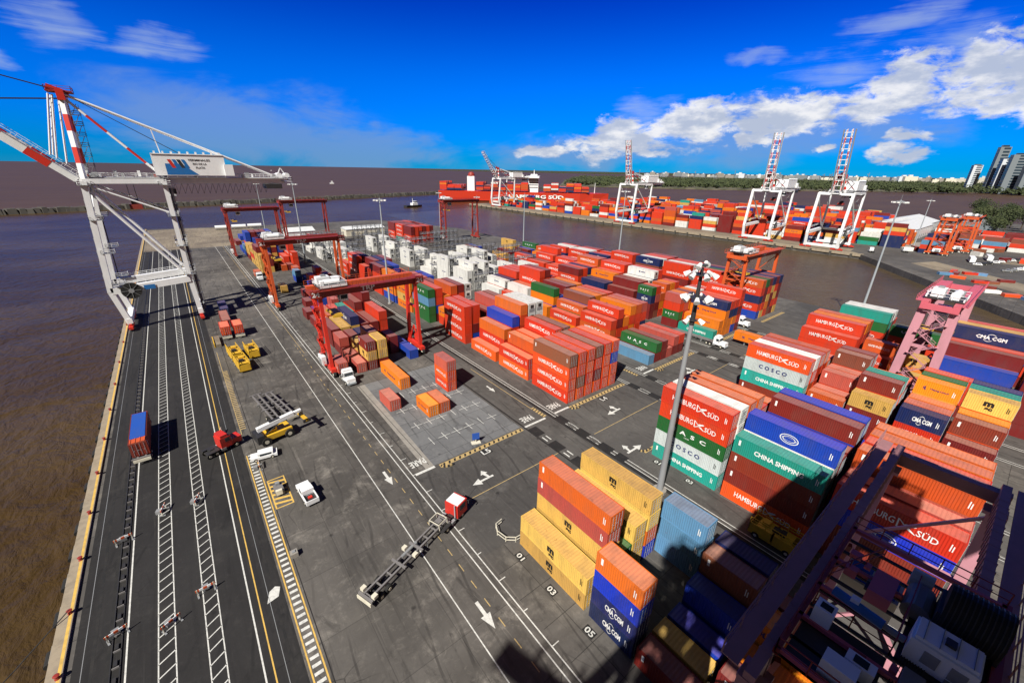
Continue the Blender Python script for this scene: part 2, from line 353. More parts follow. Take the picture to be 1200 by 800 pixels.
# painted markings
def markings():
    w_ = MB(); z = .010
    def line(x, y0, y1, wd=.14, m='road_paint', zz=z): w_.rect(x-wd/2, x+wd/2, y0, y1, zz, m)
    line(-14.6, -60, 430, .16); 
    for x0, x1 in ((-11.9, -10.4), (-7.6, -6.2)):
        line(x0, -60, 425, .12); line(x1, -60, 425, .12)
        yy = 10
        while yy < 300:
            w_.quad([(x0, yy, z), (x0, yy+.15, z), (x1, yy+1.03, z), (x1, yy+.88, z)], 'road_paint'); yy += 1.7
    line(-3.2, -60, 420, .16); line(-2.35, -60, 300, .14, 'yellow_road_paint')
    # ladder walkway
    line(.65, 10, 78, .16, 'yellow_road_paint'); line(1.95, 10, 78, .16, 'yellow_road_paint')
    yy = 12
    while yy < 78: w_.rect(.85, 1.75, yy, yy+.38, z, 'road_paint'); yy += .95
    line(.9, 86, 135, .12, 'wear_yellow'); yy = 88
    while yy < 120: w_.rect(1.0, 1.9, yy, yy+.35, z, 'wear_yellow'); yy += .9
    line(16.5, -60, 400, .14); line(21.55, -60, 420, .15); line(22.45, -60, 420, .15)
    line(20.4, 120, 400, .1, 'wear_yellow')
    yy = 10
    while yy < 130: w_.rect(19.6, 19.72, yy, yy+1.3, z, 'wear_yellow'); yy += 3.0
    for yy in range(20, 200, 5): w_.rect(22.55, 23.1 if yy % 10 else 23.5, yy, yy+.12, z, 'road_paint')
    for x in (55.0, 55.8, 79.9, 80.7, 87.2, 88.0, 112.4, 113.2, 119.8, 120.6, 145, 145.8): line(x, -50, 330, .14)
    # arrows pointing towards the camera end of the quay
    def arrow(x, yy, s=1.0):
        w_.quad([(x-.22*s, yy, z), (x+.22*s, yy, z), (x+.22*s, yy+2.0*s, z), (x-.22*s, yy+2.0*s, z)], 'road_paint')
        w_.quad([(x, yy-2.0*s, z), (x+.65*s, yy, z), (x-.65*s, yy, z)], 'road_paint')
    arrow(18.6, 27.5); arrow(18.8, 57); arrow(51, 72, .9); arrow(51, 110, .9)
    # turn arrows on the crossing road
    def turn(x, yy, f=1):
        w_.quad([(x, yy-.2, z+.004), (x+2.6*f, yy-.2, z+.004), (x+2.6*f, yy+.2, z+.004), (x, yy+.2, z+.004)], 'road_paint')
        w_.quad([(x-1.6*f, yy, z+.004), (x, yy-.8, z+.004), (x, yy+.8, z+.004)], 'road_paint')
        w_.quad([(x+1.6*f, yy, z+.006), (x+2.0*f, yy, z+.006), (x+1.8*f, yy+1.2, z+.006), (x+1.2*f, yy+1.2, z+.006)], 'road_paint')
        w_.quad([(x+1.5*f, yy+2.2, z+.006), (x+.8*f, yy+1.2, z+.006), (x+2.2*f, yy+1.2, z+.006)], 'road_paint')
    turn(31.0, 46.8); turn(66.5, 47.5); turn(99, 48); turn(132, 47); turn(84, 38, -1); turn(60, 36.5, -1)
    # stop texts, read by drivers heading down the lanes
    def ptext(t, x, yy, wd, h, plate=False, rot=180, m='road_paint'):
        a = RAD(rot); ux = (cos(a), sin(a), 0); uy = (-sin(a), cos(a), 0)
        if plate:
            U, V = Vector(ux), Vector(uy); o = Vector((x, yy, z+.004))
            w_.quad([o-U*(wd*.62)-V*(h*.65), o+U*(wd*.62)-V*(h*.65), o+U*(wd*.62)+V*(h*.65), o-U*(wd*.62)+V*(h*.65)], 'asphalt_mark_black')
        put_text(w_, t, (x, yy, z+.008), ux, uy, wd, h, m, bold=.02)
    ptext('PARE', 24.6, 57.6, 2.9, 1.7); w_.rect(22.9, 26.6, 54.6, 55.15, z+.004, 'road_paint')
    ptext('PARE', 49.6, 56.8, 2.9, 1.9); w_.rect(47.2, 53.0, 54.4, 54.9, z+.004, 'road_paint')
    ptext('PARE', 57.8, 57.2, 3.0, 1.9); w_.rect(56.0, 60.2, 54.6, 55.1, z+.004, 'road_paint')
    ptext('PARE', 90.5, 57.2, 3.0, 1.9); w_.rect(88.2, 92.6, 54.6, 55.1, z+.004, 'road_paint')
    ptext('PARE', 85.0, 31.5, 3.0, 1.9, rot=0); ptext('PARE', 26.0, 33.0, 2.6, 1.5, rot=0) if False else None
    ptext('L5', 36.3, 52.9, 1.8, 1.3, True, 0); ptext('K5', 35.6, 35.8, 2.0, 1.5, True, 0); ptext('01', 27.0, 31.2, 1.2, .8, True, -90)
    ptext('03', 27.0, 25.0, 1.2, .8, True, -90); ptext('05', 27.0, 18.6, 1.2, .8, True, -90); ptext('L4', 69.5, 52.6, 1.8, 1.3, True, 0)
    ptext('01', 59.6, 31.5, 1.2, .8, True, -90); ptext('03', 59.6, 25.2, 1.2, .8, True, -90)
    # crossing: black and pale runway pads where the gantry tracks cross the road
    for xc in (48.3, 55.4, 80.3, 87.6, 113, 120.2, 145.4):
        for k, yy in enumerate((35.3, 38.6, 44.6, 50.6)):
            w_.rect(xc-1.0, xc+1.0, yy, yy+(2.2 if k == 0 else 3.0), z+.002, 'asphalt_mark_black')
        for yy in (42.3, 48.3): w_.rect(xc-.6, xc-.35, yy, yy+1.6, z, 'road_paint'); w_.rect(xc+.35, xc+.6, yy, yy+1.6, z, 'road_paint')
    for yy in (44.4,):
        w_.rect(25.5, 47, yy-.07, yy+.07, z, 'wear_yellow'); w_.rect(57, 79, yy-.07, yy+.07, z, 'wear_yellow'); w_.rect(89.5, 112, yy-.07, yy+.07, z, 'wear_yellow'); w_.rect(122, 144, yy-.07, yy+.07, z, 'wear_yellow')
    # hatched kerb islands at the block ends (pale yellow with dark bars)
    for x0 in (27.4, 60.2, 92.8, 125.4, 158):
        for (ya, yb) in ((53.9, 54.9), (34.4, 35.0)):
            if ya < 40 and x0 < 50: continue
            w_.rect(x0, x0+19, ya, yb, z+.002, 'wear_yellow'); xx = x0+.5
            while xx < x0+18.4:
                w_.quad([(xx, ya+.15, z+.006), (xx+.4, ya+.15, z+.006), (xx+.7, yb-.15, z+.006), (xx+.3, yb-.15, z+.006)], 'asphalt_mark_black'); xx += 1.1
    for x0 in (52.9, 85.5): 
        w_.rect(x0, x0+.9, 55.2, 59.5, z+.002, 'wear_yellow')
        for k in range(5): w_.quad([(x0, 55.5+k*.8, z+.006), (x0+.9, 55.8+k*.8, z+.006), (x0+.9, 56.05+k*.8, z+.006), (x0, 55.75+k*.8, z+.006)], 'asphalt_mark_black')
    w_.rect(52.9, 53.05, 59.5, 84, z, 'wear_yellow')
    # slot crosses of the empty stacking ground
    for j, yy in enumerate((62.0, 68.4, 75.4, 82.0)):
        for k in range(6):
            x = 29.7+2.88*k; w_.rect(x-1.3, x+1.3, yy-.05, yy+.05, z, 'road_paint') if (j+k) % 4 else None; w_.rect(x-.06, x+.06, yy-1.3, yy+1.3, z+.002, 'road_paint')
    # yellow hatched box beside the walkway
    w_.rect(2.3, 4.9, 60.6, 60.8, z, 'yellow_road_paint'); w_.rect(2.3, 4.9, 68.2, 68.4, z, 'yellow_road_paint'); w_.rect(2.3, 2.5, 60.8, 68.2, z, 'yellow_road_paint'); w_.rect(4.7, 4.9, 60.8, 68.2, z, 'yellow_road_paint')
    for k in range(6): yy = 61.2+k*1.15; w_.quad([(2.5, yy+.5, z), (4.7, yy, z), (4.7, yy+.45, z), (2.5, yy+.95, z)], 'yellow_road_paint')
    # white house-shaped mark
    w_.quad([(-1.6, 44.6, z), (-.3, 44.9, z), (.1, 46.2, z), (-.4, 46.6, z), (-1.1, 46.2, z)], 'road_paint')
    w_.build('road_markings', kind='structure')
    d = MB()   # dark gullies and rails sunk in the quay
    for x, wd in ((-18.2, .16), (-17.4, .3), (-15.9, .7), (-1.3, .14), (-.7, .25), (.2, .22), (2.35, .12)): d.rect(x-wd/2, x+wd/2, -60, 425, .008, 'asphalt_mark_black')
    for x in (47.1, 54.3, 54.7): d.rect(x-.2, x+.2, -60, 330, .014, 'asphalt_mark_black')
    for x in (23.9, 26.0): d.rect(x-.05, x+.05, 56, 330, .014, 'asphalt_mark_black')
    for x in (-18.2, -1.3): d.rect(x-.03, x+.03, -60, 425, .012, 'steel_grey')
    for k in range(40): d.rect(-9.4, -8.9, 30+k*9.5, 30.5+k*9.5, .0085, 'asphalt_mark_black')
    d.build('track_gullies', kind='structure')
markings()
# repair patches on the apron
mb = MB(); R_ = random.Random(5)
for _i in range(16):
    x = R_.uniform(2.5, 20); yy = R_.uniform(22, 200); a = R_.uniform(1, 4); b_ = R_.uniform(1.5, 9)
    mb.rect(x, min(x+a, 21), yy, yy+b_, .0056+.00025*_i, R_.choice(['lane_asphalt', 'lane_asphalt', 'lane_asphalt', 'yard_concrete']))
mb.build('pavement_patches', kind='structure')
# opposite pier, breakwater, far land
mb = MB(); mb.prism([(362, 76), (247, -6), (198, -40), (198, -260), (900, -260), (800, 10), (720, 110), (680, 330), (600, 560), (362, 566)], WZ-2, .0, 'yard_concrete'); mb.build('opposite_pier_ground', kind='structure')
sheet('opposite_quay_pavement', [(363, 78), (384, 78), (384, 560), (363, 560)], .02, 'quay_sand')
mb = MB(); mb.bb(361.2, 362.6, 74, 566, -1.6, .3, 'concrete_edge')
for k in range(40): mb.bb(360.4, 361.2, 80+k*12.2, 81.2+k*12.2, WZ, -.2, 'stone_dark')
mb.build('opposite_quay_edge', kind='structure')
mb = MB(); pts = [(-1500, 275), (-142, 686), (150, 773), (443, 862), (700, 960), (1150, 1090)]
def mole(name, pts, wdt, top, m):
    mb = MB(); R2 = random.Random(3)
    for a, b_ in zip(pts[:-1], pts[1:]):
        A_, B_ = Vector((*a, 0)), Vector((*b_, 0)); n = max(2, int((B_-A_).length/4)); d = (B_-A_)/n; nn = Vector((-d.y, d.x, 0)).normalized()
        for i in range(n):
            q = A_+d*(i+.5); h = top*R2.uniform(.75, 1.15)
            mb.box((q.x+R2.uniform(-1, 1), q.y+R2.uniform(-1, 1), WZ+h/2-.5), (d.length*1.5, wdt*R2.uniform(.8, 1.2), h+1), m, rz=math.atan2(d.y, d.x)+R2.uniform(-.2, .2), taper=.65)
    return mb.build(name, kind='structure')
mole('breakwater', pts, 16, 5.2, 'stone_dark')
mb = MB(); mb.prism([(1150, 1180), (1500, 760), (2600, 180), (3500, -1500), (9000, -2500), (14000, 3500), (7000, 3800), (3000, 2300), (1900, 1900)], WZ-2, -1.0, 'sand'); mb.build('far_shore', kind='structure')
mb = MB(); mb.prism([(9000, 3000), (16000, -4000), (20000, -3000), (15000, 16000), (6500, 13000)], WZ-2, 16, 'foliage'); mb.build('distant_hills', kind='structure')
mb = MB(); mb.prism([(900, -260), (760, 20), (1100, -60), (1500, -300)], WZ-2, -.3, 'sand'); mb.build('near_shore', kind='structure')

# ------------------------------------------------------------------ CONTAINERS
W2 = 1.22
def logo(mb, code, L, h, side, res=2):
    """painted lettering on one long side; side=-1 faces the quay"""
    X = side*(W2+.012); ux = (0, side*1.0, 0); uz = (0, 0, 1); s = side; zc = h*.5
    def T_(t, y, z, wd, hh, m='white_letter', bold=.01, sp=1.0): put_text(mb, t, (X, s*y, z), ux, uz, wd, hh, m, res, bold, sp)
    big = L > 8; q = 1.0 if big else .52
    if code in 'HO':
        T_('HAMBURG', -1.95*q if big else -1.0, zc+.12, 4.2*q, .95*(1 if big else .6)); T_('SÜD', 3.2*q, zc-.02, 1.9*q, 1.05*(1 if big else .65))
        def P(pts):
            mb.quad([(X, s*(1.1*q+a*q), zc+.1+b_*(1 if big else .6)) for a, b_ in pts], 'white_letter')
        P([(-.75, .62), (-.62, .62), (.45, -.35), (.3, -.4)]); P([(-.75, .62), (-.6, .5), (-.55, -.6), (-.7, -.62)]); P([(-.7, -.62), (-.5, -.62), (1.0, .35), (.85, .42)])
        P([(.45, -.15), (1.1, -.62), (1.1, -.72), (.2, -.35)]); P([(-.2, .0), (.5, .1), (.9, .5), (.1, .25)])
    elif code == 'T':
        T_('CHINA SHIPPING' if big else 'CHINA SHIPPING', .3*q, zc, 6.6*q, .8*(1 if big else .6), bold=.03)
    elif code == 'L': T_('C O S C O', -.2, zc+.1, 5.6*q, .85, 'navy_letter', .03)
    elif code == 'G': T_('U  A  S  C', -.3, zc+.2, 6.6*q, .75, bold=.03); T_('LINE', -.3, zc-.55, .9*q, .18)
    elif code == 'N':
        T_('CMA CGM', .2, zc, 4.8*q, .85, bold=.035)
        for sg in (1, -1):
            for k in range(8):
                a0, a1 = k/8, (k+1)/8; f_ = lambda a: (1.0+1.6*(a-.5))*.8; g_ = lambda a: sg*(.62+.28*sin(pi*a))
                mb.quad([(X, s*((f_(a0)-.6)*q*sg), zc+g_(a0)), (X, s*((f_(a1)-.6)*q*sg), zc+g_(a1)), (X, s*((f_(a1)-.6)*q*sg), zc+g_(a1)-sg*.1), (X, s*((f_(a0)-.6)*q*sg), zc+g_(a0)-sg*.1)][::1 if sg > 0 else -1], 'white_letter')
    elif code == 'Y':
        T_('m', -.1, zc+.28, 1.25, .85, 'black_letter', .06); T_('sc', .05, zc-.55, .95, .5, 'black_letter', .06)
    elif code == 'E': T_('Hapag-Lloyd', .6*q, zc+.05, 4.6*q, .7*(1 if big else .6), 'navy_letter', .02); T_('HL', -3.2*q, zc+.05, .8*q, .7, 'navy_letter', .05)
    elif code == 'Z': T_('YANG MING', 1.0, zc-.1, 6.0, .85, 'black_letter', .03); T_('T', -2.9, zc-.1, .8, .9, 'black_letter', .12)
    elif code == 'B' and big:
        for R0, R1, k in ((1.25, 1.13, 1), (.85, .76, 1), (1.0, .93, .38)):
            n = 28
            for i in range(n):
                a, b_ = 2*pi*i/n, 2*pi*(i+1)/n
                mb.quad([(X, s*R0*cos(a), zc+R0*sin(a)*.62*k), (X, s*R0*cos(b_), zc+R0*sin(b_)*.62*k), (X, s*R1*cos(b_), zc+R1*sin(b_)*.6*k), (X, s*R1*cos(a), zc+R1*sin(a)*.6*k)], 'white_letter')
    if code == 'W':
        mb.quad([(X, s*(-.9*q), zc+.05), (X, s*(-.3*q), zc+.05), (X, s*(-.3*q), zc+.6), (X, s*(-.9*q), zc+.6)], 'navy_letter'); mb.quad([(X, s*(0*q), zc+.15), (X, s*(1.9*q), zc+.15), (X, s*(1.9*q), zc+.45), (X, s*(0*q), zc+.45)], 'navy_letter')
        if s < 0:
            yv = -L/2-.012; mb.quad([(-.95, yv, .35), (.95, yv, .35), (.95, yv, h*.45), (-.95, yv, h*.45)], 'steel_grey'); mb.quad([(-.6, yv-.01, h*.5), (.6, yv-.01, h*.5), (.6, yv-.01, h*.82), (-.6, yv-.01, h*.82)], 'steel_dark')
    # small identification marks near both ends
    if res > 1:
        mm = 'black_letter' if code in 'YWLZ' else 'white_letter'
        for k, (yy, hh) in enumerate(((L/2-1.0, 1.0), (L/2-.78, .8))):
            mb.quad([(X, s*yy, zc-.4), (X, s*(yy+.10), zc-.4), (X, s*(yy+.10), zc-.4+hh), (X, s*yy, zc-.4+hh)], mm)
        if code in 'RSAOTW': mb.quad([(X, s*(-L/2+.7), zc+.05), (X, s*(-L/2+1.0), zc+.05), (X, s*(-L/2+1.0), zc+.95), (X, s*(-L/2+.7), zc+.95)], mm)
CM = {}
def body_mesh(L, h, code, lod):
    key = ('b', L, h, code, lod)
    if key in CM: return CM[key]
    c = 'box_'+('W' if code == 'Z' else code); rf = 'roof_'+('W' if code == 'Z' else code); mb = MB(); y = L/2
    mb.bb(-W2, W2, -y, y, 0.0, .16, c)                                                       # base rails
    for sx in (-1, 1):
        mb.bb(sx*W2, sx*(W2-.09), -y+.16, y-.16, h-.12, h, c)
        for sy in (-1, 1): mb.bb(sx*W2, sx*(W2-.16), sy*y, sy*(y-.16), .16, h, c)
    for sy in (-1, 1): mb.bb(-W2+.16, W2-.16, sy*y, sy*(y-.1), h-.2, h-.005, c)
    if lod == 0:
        n = int(round((L-.32)/.28)); pz = (L-.32)/n
        for sx in (-1, 1):
            vs = []; 
            for i in range(n):
                y0 = -y+.16+i*pz
                for d, xo in ((0, .0), (.26, .0), (.5, .045), (.76, .045)): vs.append((y0+d*pz, sx*(W2-.012-xo)))
            vs.append((y-.16, sx*(W2-.012)))
            k = len(vs); mb.add([(b_, a, .16) for a, b_ in vs]+[(b_, a, h-.12) for a, b_ in vs], [(i, i+1, k+i+1, k+i) if sx > 0 else (i+1, i, k+i, k+i+1) for i in range(k-1)], c)
        # corrugated blind end
        vs = []; n = 8; pz = (2*W2-.32)/n
        for i in range(n):
            x0 = -W2+.16+i*pz
            for d, yo in ((0, .0), (.26, .0), (.5, .04), (.76, .04)): vs.append((x0+d*pz, y-.02-yo))
        vs.append((W2-.16, y-.02)); k = len(vs)
        mb.add([(a, b_, .16) for a, b_ in vs]+[(a, b_, h-.2) for a, b_ in vs], [(i+1, i, k+i, k+i+1) for i in range(k-1)], c)
    else:
        for sx in (-1, 1): mb.bb(sx*(W2-.02), sx*(W2-.05), -y+.16, y-.16, .16, h-.12, c)
        mb.bb(-W2+.16, W2-.16, y-.02, y-.05, .16, h-.2, c)
        mb.bb(-W2+.16, W2-.16, -y+.02, -y+.05, .16, h-.2, c)
        mb.bb(-W2+.09, W2-.09, -y+.1, y-.1, h-.06, h-.03, rf)
    for sx in (-1, 1):
        for sy in (-1, 1):
            for zz in (0, h-.12): mb.bb(sx*(W2+.005), sx*(W2-.17), sy*(y+.005), sy*(y-.17), zz-.004 if zz == 0 else zz, zz+.125, c)
    CM[key] = mb.mesh('shipping_container'); return CM[key]
def roof_mesh(L, h, code):
    key = ('r', L, h, code)
    if key not in CM:
        mb = MB(); y = L/2; n = int(L/.42); pz = (L-.2)/n; vs = []
        for i in range(n):
            y0 = -y+.1+i*pz
            for d, zo in ((0, .03), (.3, .03), (.5, .055), (.8, .055)): vs.append((y0+d*pz, h-zo))
        vs.append((y-.1, h-.03)); k = len(vs)
        mb.add([(-W2+.09, a, b_) for a, b_ in vs]+[(W2-.09, a, b_) for a, b_ in vs], [(i, k+i, k+i+1, i+1) for i in range(k-1)], 'roof_'+('W' if code == 'Z' else code))
        CM[key] = mb.mesh('roof')
    return CM[key]
def door_mesh(h, code, sx):
    key = ('d', h, code, sx)
    if key not in CM:
        mb = MB(); c = 'box_'+('W' if code == 'Z' else code)
        mb.bb(.02*sx, (W2-.16)*sx, .0, .05, .18, h-.21, c)
        for k in range(5): z0 = .35+k*(h-.6)/5; mb.bb(.08*sx, (W2-.22)*sx, -.025, 0, z0, z0+(h-.6)/5*.62, c)
        CM[key] = mb.mesh('door')
    return CM[key]
def bars_mesh(h, sx):
    key = ('l', h, sx)
    if key not in CM:
        mb = MB()
        for a in (.25, .80): mb.tube((a*sx, -.05, .14), (a*sx, -.05, h-.12), .022, 'galvanised', 6); mb.bb((a-.2)*sx, a*sx, -.075, -.05, 1.15, 1.2, 'galvanised')
        CM[key] = mb.mesh('locking_bars')
    return CM[key]
def let_mesh(L, h, code, lod):
    key = ('t', L, h, code, lod)
    if key not in CM:
        mb = MB()
        for sd_ in (-1, 1): logo(mb, code if code != 'O' else 'S', L, h, sd_, 2 if lod == 0 else 1)
        CM[key] = mb.mesh('lettering') if mb.v else None
    return CM[key]
BOX = []        # (x centre, y0, L, z, h, code, label-info)
RC = random.Random(77)
def stack(x0, y0, L, codes, h=2.9, info=None, z0=0.0):
    if x0 > 90 and y0 > 65 or x0 > 62 and y0 > 110: codes = ''.join('HHOR'[RC.randrange(4)] if c == 'E' and RC.random() < .5 else c for c in codes)
    """x0 = quay-side face, y0 = near end"""
    z = z0
    jx = random.uniform(-.05, .05); 
    for k, c in enumerate(codes):
        if c != ' ':
            BOX.append(dict(x=x0+W2+jx+random.uniform(-.03, .03), y=y0+L/2+random.uniform(-.05, .05), L=L, z=z, h=h, c=c, k=k, n=len(codes), info=info))
        z += h+.02
A0, B0, C0, D0, E0 = 28.3, 60.9, 93.5, 126.1, 158.7
PIT = 2.88; L4, L2 = 12.19, 6.06
BN = {A0: 'quayside block', B0: 'second block from the quay', C0: 'third block from the quay', D0: 'fourth block from the quay', E0: 'fifth block, by the basin'}
ORD = ['first', 'second', 'third', 'fourth', 'fifth', 'sixth']
def bay(b0, y0, rows, where, L=L4, h=2.9):
    for i, s in enumerate(rows):
        if s: stack(b0+PIT*i, y0, L, s, h, (BN[b0], ORD[i], where))
# --- this side of the crossing road
n1, n2, n3 = 'bay just before the crossing', 'second bay before the crossing', 'third bay before the crossing'
bay(A0, 20.7, ['YY', 'YYYSO', 'YG', 'YYY', 'BOYY'], n1, h=2.58)
for i_, s_ in ((0, 'NNBO'),): stack(A0, 13.9, L2, s_, 2.6, (BN[A0], 'first', 'short bay beside yellow ones'))
stack(A0+PIT*5, 14.6, L2, 'KKK', 3.0, (BN[A0], 'sixth', 'short bay beside yellow ones'))
bay(A0, 7.4, ['R', 'Y', 'B', 'BB', 'AAA', 'BNN'], 'short bay in crane shadow', L2, 2.75)
bay(A0, .6, ['R', 'YR', 'EE', 'EEE', 'RE', 'RR'], 'short bay under near gantry', L2, 2.6)
bay(B0, 21.4, ['TLGHH', 'WRRWW', 'RBHHO', 'RHHHO', 'HHEH', 'HOHO'], n1)
bay(B0, 8.3, ['HRRT', 'HRTWB', 'RHRR', 'RBBR', 'HRRBR', 'HRNBB'], n2)
bay(B0, -5.0, ['RRBH', 'RHSS', 'RHHSO', 'HRBRH', 'RHHHO', 'RHHRO'], n3)
bay(C0, 21.4, ['RRTLH', 'HROHZ', 'HOHHS', 'HHRHO', 'RHRO', 'HRAH'], n1)
bay(C0, 14.6, ['HAO', 'RHS', 'RHHS', 'HOHS', 'RHOHA', 'BHAHR'], 'near half-bay before the crossing', L2)
bay(C0, 8.0, ['BRRY', 'HRHHR', 'RRBHT', 'HRRR', 'HBEH', 'YNGH'], n2, L2, 2.85)
bay(C0, .9, ['HHHN', 'RHRS', 'HBHO', 'RHHYE', 'HHRYG', 'RHBRH'], 'third short bay before the crossing', L2)
bay(C0, -5.6, ['RRR', 'HRHR', 'RBNE', 'HRRHY', 'RTHBT', 'RHBHN'], n3, L2)
bay(D0, 21.4, ['HHHH', 'RHHHH', 'RHRHE', 'HRHRO', 'HHH', 'RHR'], n1)
bay(D0, 14.4, ['YEH', 'BEHO', 'HRN', 'R', '', ''], 'near half-bay before the crossing', L2)
bay(D0, 7.9, ['RH', 'RY', 'OE', 'HEY', 'NE', ''], n2, L2)
bay(D0, -4.9, ['RHH', 'HRHB', 'RHRSR', 'HRHRH', 'RHBHRN', 'RRHHEY'], n3)
bay(D0, -18.0, ['RRRR', 'HYRR', 'RHHYR', 'HRHRS', 'BHRNR', 'RHRRE'], 'fourth bay before the crossing')
bay(E0, 21.4, ['RHGT', 'HRTW', 'NHRW', 'RHH', '', ''], n1)
bay(E0, 8.3, ['HHG', 'RH', 'HR', '', '', ''], n2)
bay(E0, -5.0, ['RHHR', 'HRYR', 'RHRH', 'NHRR', 'RRHH', ''], n3)
bay(E0, -18.2, ['RHBRH', 'HNHRS', 'RHRHY', 'NHRRO', 'RRHHB', ''], 'fourth bay before the crossing')
# --- beyond the crossing: quayside block is nearly empty at first
def single(x0, y0, L, codes, where, h=2.6, b='quayside block', row='short'):
    stack(x0, y0, L, codes, h, (b, row, where))
single(33.4, 84.2, L4, 'E', 'alone on the numbered slots', 2.9); single(27.6, 76.5, L2, 'S', 'alone near the truck lane')
single(33.3, 69.5, L2, 'E', 'pair standing nearest the crossing'); single(35.9, 69.5, L2, 'O', 'pair standing nearest the crossing', row='second short')
single(41.9, 76.8, L2, 'HHS', 'tall lone stack beside the lane')
f1 = 'bay under the near gantry crane'
for i_, s_ in enumerate(['S', 'RYR', 'RYY', '', '', 'B']): 
    if s_: stack(A0+PIT*i_, 98.8, L2, s_, 2.6, (BN[A0], ORD[i_], f1))
bay(A0, 105.4, ['S', 'SY', 'YAA', 'R', 'RR', 'B'], 'second bay under the near gantry', L2, 2.6)
bay(A0, 112.2, ['RS', 'AR', 'BN', 'RO', '', ''], 'third bay under the near gantry', L2, 2.6)
bay(A0, 119.4, ['RR', 'HY', 'NYN', 'HR', 'HR', 'HHH'], 'bay just past the near gantry', L4, 2.75)
bay(A0, 133.0, ['R', 'HO', 'YH', 'HT', 'HHR', 'RRRR'], 'second bay past the near gantry', L4, 2.75)
bay(A0, 148.8, ['R', 'B', '', 'RS', 'BR', ''], 'low bay between the gantry cranes', L2)
bay(A0, 161.8, ['', 'R', 'BN', 'B', '', ''], 'low bay before the second gantry', L2)
single(37.4, 205, L2, 'BK', 'blue pair on open ground', row='third'); single(40.4, 200, L2, 'B', 'alone on open ground', row='fourth'); single(38.6, 213, L2, 'KO', 'open ground past second gantry', row='third')
single(24.2, 226, L2, 'O', 'beside the truck lane'); 
bay(A0, 233, ['YYY', 'YRR', '', 'O', 'R', 'HHH'], 'bay past the second gantry', L2); bay(A0, 240, ['YYYR', 'YYB', 'R', '', 'HH', 'HHHH'], 'second bay past the second gantry')
bay(A0, 254, ['YHY', 'RNR', 'GGNR', 'YYRY', 'ARB', 'HHH'], 'third bay past the second gantry')
bay(A0, 268, ['RYY', 'YN', 'RH', 'HB', 'RR', 'HHR'], 'fourth bay past the second gantry')
bay(A0, 284, ['BK', 'BY', 'RRB', 'HRBN', 'YEBN', 'RBNN'], 'bay under the far gantry')
bay(A0, 298, ['B', 'RHBB', 'BYNR', 'EGYR', 'EYBR', 'BNHB'], 'second bay under the far gantry')
bay(A0, 312, ['', 'B', 'RB', 'HR', 'B', 'EE'], 'last bay of the block')
bay(A0, 176, ['', '', 'R', 'RB', 'HR', 'HHR'], 'bay under the second gantry crane', L2); bay(A0, 190, ['Y', '', '', '', 'HH', 'HHH'], 'bay just past the second gantry crane', L2); bay(A0, 328, ['R', 'YB', 'HR', 'BK', 'HE', 'RR'], 'second last bay of the quayside block'); bay(B0, 306, ['', 'WW', 'W', 'RH', 'HH', 'WW'], 'last bay of the second block')
# second block
m_ = 'bay facing the crossing'
bay(B0, 56.1, ['HHHA', 'HAHH', 'HHHH', 'HRHA', 'HHHH', 'HHBH'], m_, h=2.95)
bay(B0, 69.9, ['HH', 'HHO', 'HHH', 'HHHH', 'HHHA', 'HRH'], 'second bay past the crossing')
bay(B0, 83.7, ['H', 'HHO', 'HHHB', 'HHHHO', 'WWWWW', 'WWWWW'], 'third bay past the crossing')
bay(B0, 99.1, ['HHHH', 'BRHH', '', 'RRR', 'HHHS', 'HRHA'], 'fourth bay past the crossing')
bay(B0, 114.5, ['', 'HE', 'EE', 'EE', 'OE', 'RR'], 'fifth bay past the crossing', L2)
bay(B0, 121.8, ['GGKG', 'EBHE', 'HHE', 'EHHE', 'YHHR', 'RRWW'], 'sixth bay past the crossing')
bay(B0, 135.6, ['EYEE', 'EHE', 'HRO', 'OSR', 'HHR', 'BB'], 'seventh bay past the crossing')
bay(B0, 149.4, ['BEHE', 'HEO', 'SRR', 'OOR', 'EHS', 'HBB'], 'eighth bay past the crossing')
bay(B0, 163.2, ['HHHR', 'RHHN', 'HHRB', 'RHR', 'HS', 'BH'], 'ninth bay past the crossing')
bay(B0, 177, ['HHH', 'HHRR', 'HBHN', 'RRRR', 'HY', 'YE'], 'tenth bay past the crossing')
bay(B0, 191, ['HHHH', 'HHOR', 'HHR', 'RR', '', ''], 'eleventh bay past the crossing')
# third block
bay(C0, 57.2, ['K', 'RG', 'RR', 'S', 'RS', 'RH'], m_, h=2.8)
bay(C0, 71.0, ['HOH', 'AHRH', 'HHE', 'GEHE', 'HEHO', 'HNHS'], 'second bay past the crossing')
bay(C0, 84.8, ['EH', 'RGO', 'GNBA', 'HROE', 'NHEO', 'HREH'], 'third bay past the crossing')
bay(C0, 98.6, ['EE', 'BBEG', 'HNB', 'RRAR', 'ENEA', 'RNHE'], 'fourth bay past the crossing')
bay(C0, 112.4, ['NH', 'EOW', 'HHO', 'RHHEH', 'HHHHE', 'RENH'], 'fifth bay past the crossing')
bay(C0, 126.2, ['WW', 'HHW', 'HEN', 'NHRH', 'HHHE', 'HRNH'], 'sixth bay past the crossing')
for j_, yy_ in enumerate((140, 148.8)): pass
bay(C0, 148.8, ['WWW', 'WWWW', 'WW', 'WWWW', 'W', 'WWW'], 'first white bay')
bay(C0, 164.0, ['WWWW', 'WWW', 'WW', 'WWWW', 'WWW', 'WW'], 'second white bay')
bay(C0, 182.0, ['W', 'WW', 'WWW', 'WW', '', 'W'], 'third white bay'); bay(C0, 206.0, ['WWW', 'WW', '', 'WWW', 'WW', ''], 'fourth white bay')
bay(C0, 232.0, ['WW', 'WWW', '', 'W', 'WWW', 'WW'], 'fifth white bay'); bay(C0, 258, ['WWW', 'WW', 'W', 'WWW', '', 'W'], 'sixth white bay')
